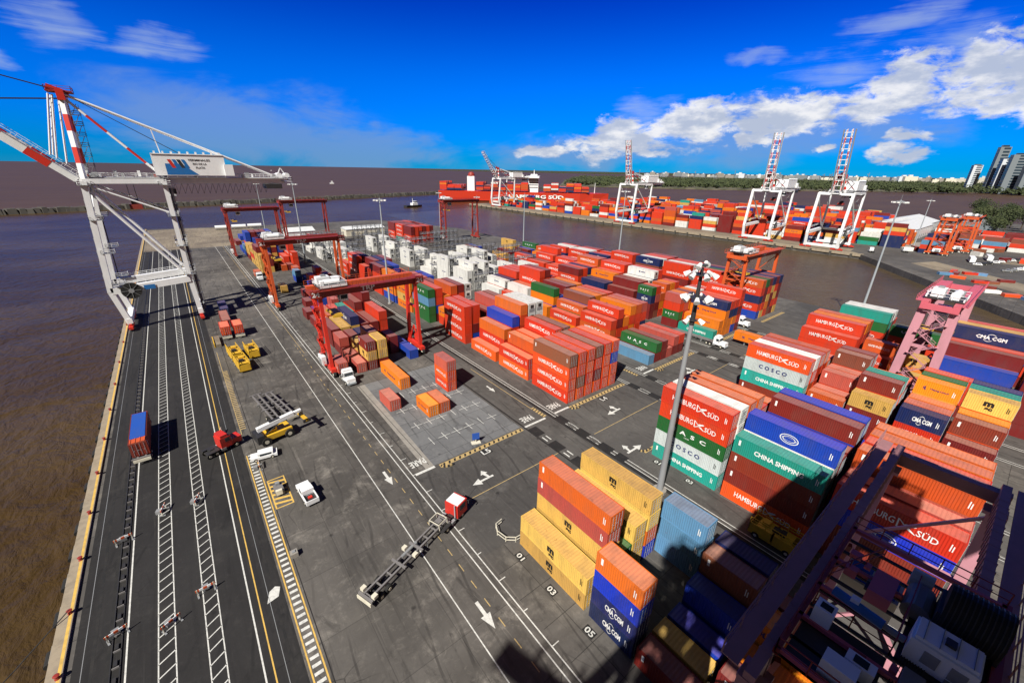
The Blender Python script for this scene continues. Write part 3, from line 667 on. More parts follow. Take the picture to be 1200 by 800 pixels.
bay(B0, 206, ['HH', 'RY', 'W', 'WW', '', 'WW'], 'twelfth bay past the crossing'); bay(B0, 226, ['', 'W', 'WWW', '', 'WW', 'W'], 'thirteenth bay past the crossing')
bay(B0, 250, ['WW', '', 'WW', 'W', 'WWW', 'WW'], 'fourteenth bay past the crossing'); bay(B0, 276, ['W', 'WWW', 'WW', '', 'WW', 'WWW'], 'fifteenth bay past the crossing')
# fourth block
bay(D0, 56.2, ['T', 'EE', 'EEEN', 'EENH', 'BENH', 'RHRHH'], m_, h=2.8)
bay(D0, 80.0, ['RRNG', 'ARSE', 'HEO', 'EHOE', 'HTRE', 'RHOH'], 'third bay past the crossing', L2)
bay(D0, 68.8, ['RGHS', 'HHSE', 'AHEE', 'OTRE', 'HHRW', 'HRHH'], 'second bay past the crossing', L2)
bay(D0, 87.5, ['EEE', 'EERR', 'NHRR', 'RBRW', 'BAANW', 'RHRHH'], 'fourth bay past the crossing')
bay(D0, 101.3, ['EEN', 'HEN', 'RENE', 'BRHH', 'HEHHH', 'HWRNH'], 'fifth bay past the crossing')
bay(D0, 115.1, ['HHHE', 'HRHH', 'EHYN', 'HHEH', 'RNEEO', 'RHRHS'], 'sixth bay past the crossing')
bay(D0, 129, ['W', 'HH', 'NHH', 'RHH', 'HRHE', 'HNWH'], 'seventh bay past the crossing')
bay(D0, 142.8, ['WWW', 'WW', 'HRH', 'EHR', 'HHNH', 'RHWNH'], 'eighth bay past the crossing')
bay(D0, 160, ['WW', 'W', '', 'W', 'HRH', 'HHN'], 'ninth bay past the crossing'); bay(D0, 184, ['WWW', 'W', 'WW', '', 'H', 'EY'], 'tenth bay past the crossing')
bay(D0, 210, ['W', '', 'WW', 'WW', 'RE', 'YB'], 'eleventh bay past the crossing')
bay(D0, 272, ['HHRR', 'HHHH', 'RRRH', 'HHRR', 'RHHH', 'HHRR'], 'far red bay'); bay(D0, 286, ['THHH', 'HRHR', 'RRRR', 'HHHR', 'HRH', 'HHRR'], 'second far red bay'); bay(D0, 300, ['HHRR', 'HRHR', 'RRRR', 'HHHR', 'HRRH', 'RRRR'], 'third far red bay')
# fifth block
bay(E0, 57.2, ['BHNHO', 'YHRRG', 'HEYHR', 'ARRYN', 'RHYHR', 'YHRRN'], m_, h=2.85)
bay(E0, 71.2, ['RHHHH', 'NHRAG', 'RRHRN', 'HHRRR', 'RRHH', 'HRR'], 'second bay past the crossing')
bay(E0, 85.2, ['HHRHH', 'HRHRW', 'RHRHH', 'RHRRH', 'RRHR', 'HRH'], 'third bay past the crossing')
bay(E0, 99.2, ['RBAAN', 'HRHHW', 'RHRHH', 'RHRHH', 'RRHRR', 'HRHR'], 'fourth bay past the crossing')
bay(E0, 113.2, ['HHRHH', 'HRHHH', 'RHRR', 'RHRH', 'RRHR', ''], 'fifth bay past the crossing')
bay(E0, 127.2, ['EHNN', 'HRHH', 'RHR', 'RRRH', 'RRR', ''], 'sixth bay past the crossing')
bay(E0, 141.2, ['EEHH', 'HRHW', 'RHNW', 'RHHH', 'RRRR', ''], 'seventh bay past the crossing'); bay(E0, 155.2, ['HENH', 'RRH', 'NWNW', 'HHHH', 'RRR', ''], 'eighth bay past the crossing')
bay(E0, 170, ['EE', 'EYE', 'YHE', 'RAR', '', ''], 'ninth bay past the crossing'); bay(E0, 186, ['TR', 'BB', 'YYG', 'BB', '', ''], 'tenth bay past the crossing'); bay(E0, 204, ['R', 'RYY', 'NY', '', '', ''], 'eleventh bay past the crossing')
# which boxes can be seen at all: drop out boxes walled in on the camera's sides
occ = {}
for b in BOX: occ[(round((b['x']-A0)/PIT), round(b['y']/3), b['k'])] = 1
NB = len(BOX)
# opposite pier
R_ = random.Random(21); FAR = []
wts = 'HHHHHHHOORREENBWYGTSRK'
for blk in range(8):
    bx = 388+blk*30
    for j in range(35):
        yy = 66+j*14.0
        if (blk == 0 and yy < 92) or (blk > 2 and yy < 105) or (blk > 5 and yy > 330): continue
        if yy > 410 and blk > 2: continue
        base = R_.choice([3, 4, 4, 5, 5]) if yy < 380 else R_.choice([1, 2, 2, 3]); domin = R_.choice('HHHHEWRNO')
        for i in range(6):
            n = max(0, base+R_.choice([-2, -1, 0, 0, 1]))
            for k in range(n):
                c = domin if R_.random() < .5 else R_.choice(wts)
                if k < n-2 and 0 < i < 5: continue
                FAR.append(dict(x=bx+PIT*i+W2, y=yy+L4/2, L=L4, z=k*2.92, h=2.9, c=c))
for (bx, y0, nr, nb) in ((458, 34, 4, 2), (474, 4, 5, 3), (500, -30, 5, 3), (520, 10, 6, 3), (560, -20, 5, 3), (556, 42, 5, 2), (408, 42, 4, 1), (436, 35, 3, 1)):
    for j in range(nb):
        for i in range(nr):
            for k in range(R_.choice([1, 2, 2, 3])): FAR.append(dict(x=bx+PIT*i, y=y0+j*13.5+L4/2, L=L4, z=.03+k*2.92, h=2.9, c=R_.choice('HHRWAKRNWO')))
def cam_dist(b): return math.sqrt(b['x']**2+b['y']**2+(CZ-b['z'])**2)
def hidden(b):
    same = [q for q in BOX if q is not b and abs(q['x']-b['x']) < .4 and abs(q['y']-b['y']) < 1 and q['z'] > b['z']]
    if not same: return False
    def cover(dx, y0, y1):
        seg = [q for q in BOX if abs(q['x']-(b['x']+dx)) < .6 and q['z']+q['h'] > b['z']+b['h']*.9-.3 and q['z'] < b['z']+b['h']*.6 and q['y']+q['L']/2 > y0+.5 and q['y']-q['L']/2 < y1-.5]
        return sum(min(y1, q['y']+q['L']/2)-max(y0, q['y']-q['L']/2) for q in seg) > (y1-y0)*.8
    left = cover(-PIT, b['y']-b['L']/2, b['y']+b['L']/2)
    near = cover(0, b['y']-b['L']/2-2.5, b['y']-b['L']/2-.4)
    return left and near
vis = [b for b in BOX if not hidden(b)]; hid = [b for b in BOX if hidden(b)]
vis.sort(key=cam_dist)
TIER = ['at ground level', 'second from the ground', 'third from the ground', 'fourth from the ground', 'fifth from the ground', 'sixth from the ground']
GRP = 'shipping containers stacked in the yard'
def container(b, lod, label):
    L, h, c = b['L'], b['h'], b['c']
    o = link('shipping_container', body_mesh(L, h, c, lod), None, (b['x'], b['y'], b['z']))
    if b.get('rz'): o.rotation_euler = (0, 0, b['rz'])
    tag(o, label, 'container', GRP)
    if lod == 0:
        link('roof', roof_mesh(L, h, c), o)
        for sx in (-1, 1):
            d = link('door', door_mesh(h, c, sx), o, (0, -L/2, 0)); link('locking_bars', bars_mesh(h, sx), d)
    lm = let_mesh(L, h, c, lod) if not (c in 'OSEHN' and int(b['x']*7+b['y']*13+b['z']*5) % 5 == 0 and b['y'] > 34) else None
    if lm and (lod == 0 or c in 'HOEYTNGZLW'): link('lettering', lm, o)
    return o
NIND = 268
seen_l = set()
for i, b in enumerate(vis[:NIND]):
    blk, row, where = b['info']; col = CNAME.get(b['c'], 'white')
    tier = 'topmost' if b['k'] == b['n']-1 and b['n'] > 1 else ('' if b['n'] == 1 else TIER[b['k']])
    rowt = f'{row} row' if 'short' not in row and 'alone' not in where else ''
    lab = ' '.join(f"{col} container {tier}, {rowt}, {where}, {blk}".replace(' ,', ',').replace(',,', ',').replace(', ,', ',').split())
    lab = lab.replace('second block from the quay', 'second block').replace('third block from the quay', 'third block').replace('fourth block from the quay', 'fourth block').replace('fifth block, by the basin', 'block by the basin')
    lab = lab.replace('second from the ground', 'second tier').replace('third from the ground', 'third tier').replace('fourth from the ground', 'fourth tier').replace('fifth from the ground', 'fifth tier')
    if lab in seen_l: print('DUP', lab)
    seen_l.add(lab)
    container(b, 0 if cam_dist(b) < 118 else 1, lab)
# all other containers, too many to count, as one mass
def mass(boxes):
    mb = MB()
    for b in boxes:
        x, yy, z, h, L = b['x'], b['y'], b['z'], b['h'], b['L']/2; c = 'W' if b['c'] == 'Z' else b['c']
        x0, x1, y0, y1 = x-W2, x+W2, yy-L, yy+L
        v = [(x0, y0, z), (x1, y0, z), (x1, y1, z), (x0, y1, z), (x0, y0, z+h), (x1, y0, z+h), (x1, y1, z+h), (x0, y1, z+h)]
        mb.add(v, [(0, 1, 5, 4), (1, 2, 6, 5), (2, 3, 7, 6), (3, 0, 4, 7)], 'box_'+c); mb.add(v[4:], [(0, 1, 2, 3)], 'roof_'+c)
        d = cam_dist(b)
        if c in 'HONEYTGW' and d < 420 and int(b['x']*7+b['y']*13+b['z']*5) % 3:
            t = MB(); logo(t, c, b['L'], h, -1, 1)
            for f_, mi_ in zip(t.f, t.mi): mb.add([(t.v[i_][0]+x-.03, t.v[i_][1]+yy-(.02 if c == 'W' else 0), t.v[i_][2]+z) for i_ in f_], [tuple(range(len(f_)))], t.ms[mi_])
        if d < 420:
            for yq in (y0, y1-.15): mb.bb(x0-.03, x0+.1, yq, yq+.15, z, z+h, 'box_'+c)
            mb.bb(x0-.03, x0+.1, y0, y1, z+h-.14, z+h+.01, 'box_'+c)
    o = mb.build('shipping_containers'); tag(o, 'distant stacks of mostly red and orange containers filling the yards', 'containers', kind='stuff')
mass(vis[NIND:]+hid+FAR)
print('boxes', NB, 'visible', len(vis), 'hidden', len(hid), 'far', len(FAR))

# ------------------------------------------------------------------ RUBBER-TYRED GANTRY CRANES
def rails(mb, pts, m='yellow_paint', h=1.1, r=.035, step=2.0):
    for a, b_ in zip(pts[:-1], pts[1:]):
        A_, B_ = Vector(a), Vector(b_); n = max(1, int((B_-A_).length/step)); u = Vector((0, 0, h))
        mb.bar(A_+u, B_+u, r*2, r*2, m); mb.bar(A_+u*.5, B_+u*.5, r*1.5, r*1.5, m)
        for i in range(n+1): q = A_+(B_-A_)*i/n; mb.bar(q, q+u, r*2, r*2, m)
def wheel_mb(r=.8, wd=.5):
    mb = MB(); mb.tube((-wd/2, 0, 0), (wd/2, 0, 0), r, 'black_rubber', 14); mb.tube((-wd/2-.03, 0, 0), (wd/2+.03, 0, 0), r*.45, 'cream_paint', 10); return mb
WM = {}
def wheel(parent, loc, r=.8, wd=.5, name='wheel'):
    if (r, wd) not in WM: WM[(r, wd)] = wheel_mb(r, wd).mesh('wheel')
    return link(name, WM[(r, wd)], parent, loc)
def rtg(x0, x1, y0, yw, H, frame, girder, label, trolley_x, num='24', text='TRP', house='white_paint', top2=None, legw=1.0, custom=None, gw=.55):
    """two legs each side, sill beams on tyres, two girders, trolley with cab"""
    root = empty('gantry_crane', (x0, y0, 0), 0, label, 'gantry crane', 'rubber tyred gantry cranes')
    S = x1-x0; top2 = top2 or girder
    for x in (0, S):
        for yy in (0, yw):
            ins = .9 if yy == 0 else -.9
            m = MB(); m.bar((x, yy+ins*.2, 1.9), (x, yy+ins, H-1.4), legw*.8, legw, frame)
            m.bb(x-.7, x+.7, yy+ins-.7, yy+ins+.7, H-1.6, H-1.3, frame); m.build('leg', root)
        m = MB(); m.bb(x-.55, x+.55, -1.6, yw+1.6, 1.3, 2.3, frame)
        m.bar((x, .5, 2.2), (x, yw*.5, 7.4), .3, .3, frame); m.bar((x, yw-.5, 2.2), (x, yw*.5, 7.4), .3, .3, frame); m.bar((x, .6, H*.62), (x, yw-.6, H*.62), .45, .6, frame)
        m.bar((x, .9, H-2), (x, yw-.9, H*.62), .25, .25, frame); m.build('sill_beam', root)
        for yy in (-1.3, 1.0, yw-1.0, yw+1.3): wheel(root, (x, yy, .78), .78, .6)
    for yy, gm in ((.9, girder), (yw-.9, top2)):
        m = MB(); m.bb(-1.6, S+1.6, yy-gw, yy+gw, H-1.3, H+.45, gm)
        for k in range(int(S)): m.bb(k+.2, k+.3, yy-gw-.05, yy+gw+.05, H-1.32, H+.46, gm)
        gd = m.build('girder', root)
        t = MB(); yv = yy-.63
        if yy < 2 and text:
            put_text(t, text, (S*.47, yv, H-.45), (1, 0, 0), (0, 0, 1), 3.6, 1.15, 'white_letter', bold=.03)
            t.build('lettering', gd)
        wk = MB(); o_ = -1 if yy < 2 else 1
        wk.bb(-1.6, S+1.6, yy+o_*.6, yy+o_*1.5, H+.3, H+.38, gm); rails(wk, [(-1.6, yy+o_*1.45, H+.38), (S+1.6, yy+o_*1.45, H+.38)], gm); wk.build('walkway', root)
    for x in (-1.2, S+1.2): m = MB(); m.bb(x-.45, x+.45, .4, yw-.4, H-1.2, H-.1, girder); m.build('end_tie', root)
    if num:
        for x in (-1.0, S+1.0):
            m = MB(); m.bb(x-1.2, x+1.2, -.16, -.06, H-1.2, H+.6, 'crane_maroon'); q = m.build('number_board', root)
            t = MB(); put_text(t, num, (x, -.18, H-.3), (1, 0, 0), (0, 0, 1), 1.7, 1.2, 'white_letter', bold=.03); t.build('lettering', q)
    # trolley
    tx = trolley_x
    if custom: custom(root, S, H, yw); return root
    m = MB(); m.bb(tx-3.2, tx+3.2, .3, yw-.3, H+.55, H+.85, 'steel_dark')
    m.bb(tx-3.2, tx+3.2, .3, .6, H+.85, H+1.3, house); m.bb(tx-3.2, tx+3.2, yw-.6, yw-.3, H+.85, H+1.3, house)
    tr = m.build('trolley', root)
    m = MB(); m.tube((tx-1.8, yw*.3, H+1.7), (tx+1.8, yw*.3, H+1.7), .75, house, 12); m.bb(tx-2.6, tx-1.9, yw*.3-.7, yw*.3+.7, H+.9, H+2.2, house); m.bb(tx+1.9, tx+3.0, yw*.3-.9, yw*.3+.5, H+.9, H+1.9, 'steel_grey'); m.build('hoist_drum', tr)
    m = MB(); m.bb(tx-2.8, tx+.2, yw*.55, yw*.85, H+.9, H+2.7, house); m.bb(tx+.8, tx+2.7, yw*.6, yw*.85, H+.9, H+2.2, house); m.bb(tx-1.6, tx-.6, yw*.62, yw*.75, H+2.7, H+3.1, 'steel_grey'); m.build('machinery_box', tr)
    m = MB(); rails(m, [(tx-3.2, .3, H+.85), (tx+3.2, .3, H+.85), (tx+3.2, yw-.3, H+.85), (tx-3.2, yw-.3, H+.85), (tx-3.2, .3, H+.85)], house); m.build('railing', tr)
    cb = MB(); cx = tx+2.6 if tx < S/2 else tx-2.6
    cb.bb(cx-1.0, cx+1.0, yw*.5-1.1, yw*.5+1.1, H-3.6, H-1.5, house); cabo = cb.build('cab', root)
    g = MB(); g.bb(cx-1.03, cx+1.03, yw*.5-.9, yw*.5+.9, H-3.0, H-2.0, 'cab_glass'); g.bb(cx-.8, cx+.8, yw*.5-1.13, yw*.5+1.13, H-3.0, H-2.0, 'cab_glass'); g.build('window', cabo)
    sp = MB(); zz = H-6.5
    sp.bb(tx-1.2, tx+1.2, -2.2+yw/2, yw/2+2.2, zz, zz+.35, 'yellow_paint'); sp.bb(tx-.5, tx+.5, yw/2-6, yw/2+6, zz, zz+.3, 'yellow_paint') if False else None
    sp.bb(tx-1.2, tx+1.2, yw/2-3.1, yw/2-2.8, zz-.3, zz+.3, 'yellow_paint'); sp.bb(tx-1.2, tx+1.2, yw/2+2.8, yw/2+3.1, zz-.3, zz+.3, 'yellow_paint')
    so_ = sp.build('spreader', root)
    rp = MB()
    for a in (-1, 1):
        for b_ in (-1.5, 1.5): rp.tube((tx+a, yw/2+b_, zz+.3), (tx+a*.9, yw/2+b_, H+.6), .03, 'steel_dark', 4)
    rp.build('rope', so_)
    # access stair and power unit on the quay-side legs
    m = MB(); n = 9
    for k in range(n):
        z0 = 2.3+k*(H-4)/n; z1 = 2.3+(k+1)*(H-4)/n; a, b_ = (yw*.25, yw*.75) if k % 2 == 0 else (yw*.75, yw*.25)
        m.bar((-.95, a, z0), (-.95, b_, z1), .5, .12, frame); m.bb(-1.3, -.6, b_-.6, b_+.6, z1-.05, z1+.03, frame); rails(m, [(-1.25, a, z0), (-1.25, b_, z1)], frame, 1.0, .03)
    m.build('stair', root)
    m = MB(); m.bb(-1.7, -.6, yw*.3, yw*.75, 2.4, 4.6, house); m.bb(-1.9, -1.7, yw*.35, yw*.6, 2.6, 4.0, 'steel_grey'); m.build('power_unit', root)
    m = MB(); m.bb(S+.6, S+1.5, yw*.25, yw*.7, 2.4, 4.2, frame); m.build('power_unit', root)
    return root
def close_trolley(root, S, H, yw):
    ox, oy = 19.5, -5.2     # coordinates below are yard coordinates, shifted into the crane's own frame
    def B_(m, x0, x1, y0, y1, z0, z1, mt): m.bb(x0-ox, x1-ox, y0-oy, y1-oy, z0, z1, mt)
    m = MB(); [B_(m, 20.0+k*1.5, 20.22+k*1.5, -5.2, 2.2, H+.5, H+.62, 'steel_dark') for k in range(9)]; B_(m, 20, 24.3, -1.6, 1.9, H+.5, H+.62, 'steel_dark'); B_(m, 24.6, 30.2, -5.1, -1.8, H+.5, H+.62, 'steel_dark'); B_(m, 20.0, 33.5, -5.4, -5.0, H+.4, H+.9, 'crane_maroon'); B_(m, 20.0, 33.5, 2.0, 2.3, H+.4, H+.9, 'crane_maroon')
    for xx in (20.2, 23.2, 26.2, 29.2, 33.2): B_(m, xx-.12, xx+.12, -5.2, 2.2, H+.62, H+.9, 'crane_pink')
    tr = m.build('trolley', root)
    m = MB(); m.tube((29.0-ox, -5.1-oy, H+2.0), (29.0-ox, -2.7-oy, H+2.0), 1.35, 'black_rubber', 20); B_(m, 27.9, 30.1, -5.15, -5.0, H+.6, H+2.2, 'steel_dark'); B_(m, 27.9, 30.1, -2.7, -2.55, H+.6, H+2.2, 'steel_dark')
    for k in range(12): m.tube((29.0-ox, -5.0+k*.19-oy, H+2.0), (29.0-ox, -4.95+k*.19-oy, H+2.0), 1.39, 'steel_dark', 20)
    m.build('hoist_drum', tr)
    m = MB(); x0, x1, y0, y1 = 25.0-ox, 26.8-ox, -4.5-oy, -2.0-oy
    m.prism([(x0, y0), (x1, y0), (x1, y1), (x0, y1)], H+.7, H+2.2, 'white_paint'); m.prism([(x0+.15, y0+.1), (x1-.15, y0+.1), (x1-.15, y1-.1), (x0+.15, y1-.1)], H+2.2, H+2.4, 'white_paint')
    for k in range(4): m.bb(x0+.1, x1-.1, y0+.3+k*.6, y0+.33+k*.6, H+2.4, H+2.43, 'steel_grey')
    m.bb(x0+.6, x0+1.1, y0+1.0, y0+1.4, H+2.4, H+2.55, 'steel_dark'); m.bb(x0-.03, x0, y0+.3, y0+.9, H+1.1, H+1.9, 'steel_grey'); m.bb(x0-.03, x0, y0+1.3, y0+1.9, H+1.1, H+1.9, 'steel_grey'); m.build('motor_house', tr)
    m = MB(); m.tube((25.9-ox, 1.4-oy, H+1.3), (25.6-ox, -1.0-oy, H+1.3), .28, 'crane_blue', 12); m.tube((25.6-ox, -1.0-oy, H+1.3), (25.5-ox, -1.9-oy, H+1.3), .18, 'steel_grey', 10); B_(m, 25.6, 26.0, .2, .6, H+1.4, H+1.75, 'white_paint'); m.build('brake_cylinder', tr)
    m = MB(); B_(m, 23.2, 24.0, .8, 1.7, H+.6, H+2.0, 'white_paint'); m.build('switch_cabinet', tr)
    m = MB(); B_(m, 23.35, 23.8, .95, 1.5, H+2.0, H+2.02, 'cab_glass'); m.build('cover', tr)
    m = MB(); B_(m, 20.6, 21.5, -.9, .5, H+.6, H+1.7, 'white_paint'); B_(m, 21.8, 22.5, -1.4, -.2, H+.6, H+1.5, 'white_paint'); B_(m, 21.9, 22.4, -1.1, -.5, H+1.5, H+1.52, 'cab_glass'); B_(m, 22.0, 23.8, -3.0, -2.2, H+.6, H+1.4, 'grey_machine'); m.build('gearbox', tr)
    m = MB(); m.tube((28.2-ox, -1.9-oy, H+1.0), (30.2-ox, -1.9-oy, H+1.0), .65, 'grey_machine', 12); B_(m, 27.4, 29.6, -.9, .2, H+.6, H+1.5, 'crane_pink'); m.tube((31.0-ox, -2.2-oy, H+1.2), (31.0-ox, -1.2-oy, H+1.2), .6, 'galvanised', 14); m.build('motor', tr)
    R3 = random.Random(6)
    for k in range(16):
        xx = R3.uniform(20.4, 32.5); yy = R3.uniform(-4.8, 1.6); a, b_ = R3.uniform(.2, .9), R3.uniform(.2, .7)
        m = MB(); B_(m, xx, xx+a, yy, yy+b_, H+.62, H+.7+R3.uniform(.1, .6), R3.choice(['grey_machine', 'crane_maroon', 'steel_dark', 'steel_grey', 'crane_pink'])); m.build('junction_box', tr)
    m = MB(); c = []
    for (a, b_) in (((20, 2.2), (33.5, 2.2)), ((33.5, 2.2), (33.5, -5.2)), ((20, -5.2), (20, 2.2)), ((24.6, 1.9), (24.6, -1.6)), ((24.6, -1.6), (31, -1.6)), ((27.2, 1.9), (31.8, .2))):
        rails(m, [(a[0]-ox, a[1]-oy, H+.62), (b_[0]-ox, b_[1]-oy, H+.62)], 'crane_maroon', 1.1, .03, 1.3)
    for k in range(9): m.tube((20.5-ox, -1.8-oy-k*.12, H+.75), (32-ox, -2.4-oy-k*.1, H+.75), .03, 'steel_dark', 4)
    m.build('railing', tr)
    m = MB(); B_(m, 30.2, 32.6, -1.3, 1.6, H-3.2, H-.8, 'cream_paint'); cb = m.build('cab', root)
    for (xa, xb, ya, yb) in ((30.4, 31.3, .3, 1.4), (31.5, 32.4, .3, 1.4), (30.4, 31.3, -1.1, 0), (31.5, 32.4, -1.1, 0)): m = MB(); B_(m, xa, xb, ya, yb, H-.8, H-.77, 'blue_paint'); m.build('window', cb)
    for xx in (20.6, 26.0, 33.0):   # stair and bracing that drop below the deck
        m = MB(); m.bar((xx-ox, 2.0-oy, H-.5), (xx+1.6-ox, 2.6-oy, H-6), .3, .3, 'crane_maroon'); m.build('brace', root)
rtg(22.9, 47.3, 101.5, 7.0, 21.6, 'crane_red', 'crane_maroon', 'dark red gantry crane with orange side girder over the front quayside stacks', 3.4, top2='crane_orange')
rtg(22.6, 47.3, 166.5, 7.5, 24.4, 'crane_orange', 'crane_maroon', 'orange-legged gantry crane standing over open ground behind the front one', 3.2, num='21')
rtg(22.9, 47.6, 281, 7.5, 26.5, 'crane_maroon', 'crane_maroon', 'small far maroon gantry crane at the end of the quayside block', 3.0, num='', text='')
rtg(54.5, 79.8, 300, 7.5, 28.5, 'crane_maroon', 'crane_maroon', 'far maroon gantry crane left of the white containers', 3.0, num='', text='')
rtg(151.3, 178.5, 268, 8, 28.2, 'crane_maroon', 'crane_maroon', 'maroon gantry crane standing by the basin in front of the red ship', 3.0, num='', text='')
rtg(151.3, 177.0, 60.8, 7.5, 23.0, 'crane_orange', 'crane_orange', 'orange gantry crane over the tall stacks at the basin corner', 3.6, num='')
rtg(119.3, 144.9, 6.0, 6.6, 25.2, 'crane_pale_pink', 'crane_pink', 'pale pink gantry crane right of the white lettered containers', 4.0, num='', text='', legw=1.5)
rtg(19.5, 48.0, -5.2, 8.6, 25.0, 'crane_pale_pink', 'crane_dusty', 'close pink gantry crane in shadow at the bottom right corner', 16.5, num='', text='', legw=.8, custom=close_trolley, gw=.28)
rtg(54.4, 79.8, -6.8, 7.5, 21.5, 'crane_pink', 'crane_pink', 'pink gantry crane whose thick leg rises at the right edge', 19.5, num='', text='', legw=1.9) if False else None
# oranges on the far side of the basin
for k_, (x_, y_, l_) in enumerate(((404, 40, 'orange gantry crane parked past the basin, left of two'), (432, 33, 'orange gantry crane parked past the basin, right of two'))):
    rtg(x_, x_+20, y_, 9, 24, 'crane_orange', 'crane_orange', l_, 5, num='', text='')

# ------------------------------------------------------------------ SHIP-TO-SHORE CRANES
def striped(mb, a, b_, w_, h_, n, m1='white_paint', m2='crane_red', tube=False):
    A_, B_ = Vector(a), Vector(b_)
    for i in range(n):
        q0, q1 = A_+(B_-A_)*i/n, A_+(B_-A_)*(i+1)/n; m = m1 if i % 2 == 0 else m2
        mb.tube(q0, q1, w_/2, m, 10) if tube else mb.bar(q0, q1, w_, h_, m)
def sts(x, y, label, hl=18, h0x=.5,  sx=-1, boom=44, scale=1.0, lattice=False, striped_boom=True, detail=True, name='quay_crane', span=19, FY=7.0, apexz=67, hinge=None):
    """local frame: land rail at x=0, water towards sx. z up."""
    root = empty(name, (x, y, 0), 0, label, 'ship crane', 'ship to shore cranes'); s = sx; k_ = scale
    G = 44.0*k_; L = span; W_ = 'white_paint'
    for yy in (-FY, FY):
        m = MB()   # water side leg: splayed foot, knee at portal level
        m.bar((s*(L-.6), yy, 1.8), (s*(L+1.4), yy, 12.5*k_), 1.6, 1.4, W_); m.bar((s*(L+1.4), yy, 12.3*k_), (s*(L-1.2), yy, G), 1.7, 1.4, W_)
        m.build('leg', root)
        m = MB(); m.bar((0, yy, 1.8), (s*.4, yy, 14*k_), 1.3, 1.3, W_); m.bar((s*.4, yy, 13.8*k_), (0, yy, G), 1.2, 1.2, W_); m.build('leg', root)
        m = MB(); m.bar((s*(L+1.2), yy, 12.6*k_), (s*.4, yy, 14.0*k_), 1.7, 2.0, W_); m.build('portal_beam', root)
        m = MB(); m.tube((s*(L-2), yy, G-3), (s*1.0, yy, 15.5*k_), .45, W_, 10); m.build('diagonal_brace', root)
        m = MB(); m.bar((s*(L-1), yy, G), (0, yy, G), 1.1, 1.3, W_); m.build('top_beam', root)
    for xx in (s*(L-.6), 0):
        m = MB(); m.bb(xx-.7, xx+.7, -FY-1, FY+1, 2.0, 3.6, W_)
        m.build('sill_beam', root)
        for yy in (-FY-1.8, -FY+2.2, FY-2.2, FY+1.8):
            m = MB(); m.bb(xx-.55, xx+.55, yy-1.7, yy+1.7, .75, 1.5, 'crane_red'); m.bb(xx-.35, xx+.35, yy-.4, yy+.4, 1.5, 2.1, 'crane_red')
            for q in (-1.2, -.4, .4, 1.2): m.tube((xx-.2, yy+q, .36), (xx+.2, yy+q, .36), .35, 'steel_dark', 10)
            m.build('bogie', root)
    for xx, zz in ((s*(L-1.2), G-.4), (0, G-.4), (s*.4, 14*k_)): m = MB(); m.bar((xx, -FY, zz), (xx, FY, zz), 1.2, 1.6, W_); m.build('cross_tie', root)
    # main girders and backreach
    BR = 34*k_
    m = MB()
    for yy in (-2.6, 2.6): m.bb(s*(L), -s*BR, yy-.5, yy+.5, G-.9, G+1.0, W_)
    for i in range(14): xx = s*L-s*i*(L+BR)/13; m.bb(xx-.2, xx+.2, -2.6, 2.6, G-.5, G+.1, W_)
    gd = m.build('main_girder', root)
    m = MB()
    for sd_ in (-1, 1): m.bb(s*L, -s*BR, sd_*3.2, sd_*4.2, G+.9, G+1.0, 'steel_grey'); rails(m, [(s*L, sd_*4.2, G+1.0), (-s*BR, sd_*4.2, G+1.0)], W_, 1.1, .05, 2.5)
    m.build('walkway', root)
    # apex A-frame
    AX = s*(L-2.2)*1.0; AZ = apexz*k_
    m = MB()
    for yy in (-1, 1): striped(m, (s*(L-1.2), yy*4.6, G+.5), (AX, yy*1.8, AZ-2), 1.1, 1.1, 5)
    m.bb(AX-.8, AX+.8, -3, 3, AZ-2.6, AZ, 'crane_red'); m.bb(AX-2.8, AX+2.4, -2.4, 2.4, AZ-.6, AZ-.3, 'crane_maroon'); m.bar((AX-2.6, 0, AZ+.6), (AX+1.5, 0, AZ-1), .7, 1.6, 'crane_red')
    rails(m, [(AX-2.8, -2.4, AZ-.3), (AX+2.4, -2.4, AZ-.3), (AX+2.4, 2.4, AZ-.3), (AX-2.8, 2.4, AZ-.3), (AX-2.8, -2.4, AZ-.3)], 'crane_maroon', 1.1, .05)
    m.build('apex_frame', root)
    for yy in (-1.6, 1.6):
        m = MB(); striped(m, (AX-s*.4, yy, AZ-2), (-s*.3, yy*2.4, G+1), .65, .65, 5, tube=True); m.build('back_strut', root)
        m = MB(); q1 = Vector((AX, yy, AZ-.8)); q2 = Vector((-s*BR*.94, yy*1.5, G+1.2)); m.tube(q1, q2, .3, W_, 8)
        mid = q1+(q2-q1)*.35; m.bar(mid, (mid.x-s*.8, mid.y, G+7.2), .25, .25, W_); m.build('backstay', root)
    # ladder tower up the A-frame
    m = MB()
    for k in range(7):
        z0 = G+1+k*(AZ-G-4)/7; z1 = z0+(AZ-G-4)/7; f0 = k/7; xx = (s*(L-1.2))*(1-f0)+AX*f0-s*1.6
        m.bb(xx-.9, xx+.9, 1.2, 3.4, z0-.05, z0+.04, 'steel_grey'); rails(m, [(xx-.9, 1.2, z0), (xx+.9, 1.2, z0), (xx+.9, 3.4, z0), (xx-.9, 3.4, z0)], 'steel_grey', 1.0, .05)
        m.bar((xx-.7, 1.4, z0), (xx+.7, 1.4, z1), .5, .1, 'steel_grey'); m.bar((xx+.9, 3.4, z0), (xx+.9, 3.4, z1), .1, .1, 'steel_grey')
    m.build('ladder_tower', root)
    # boom
    hx, hz = s*(L+.4), G+.2; an = RAD(boom); BL = 46*k_; ux, uz = s*cos(an), sin(an); P_ = lambda d, v=0, yy=0: (hx+ux*d-s*sin(an)*v*1.0, yy, hz+uz*d+cos(an)*v)
    m = MB()
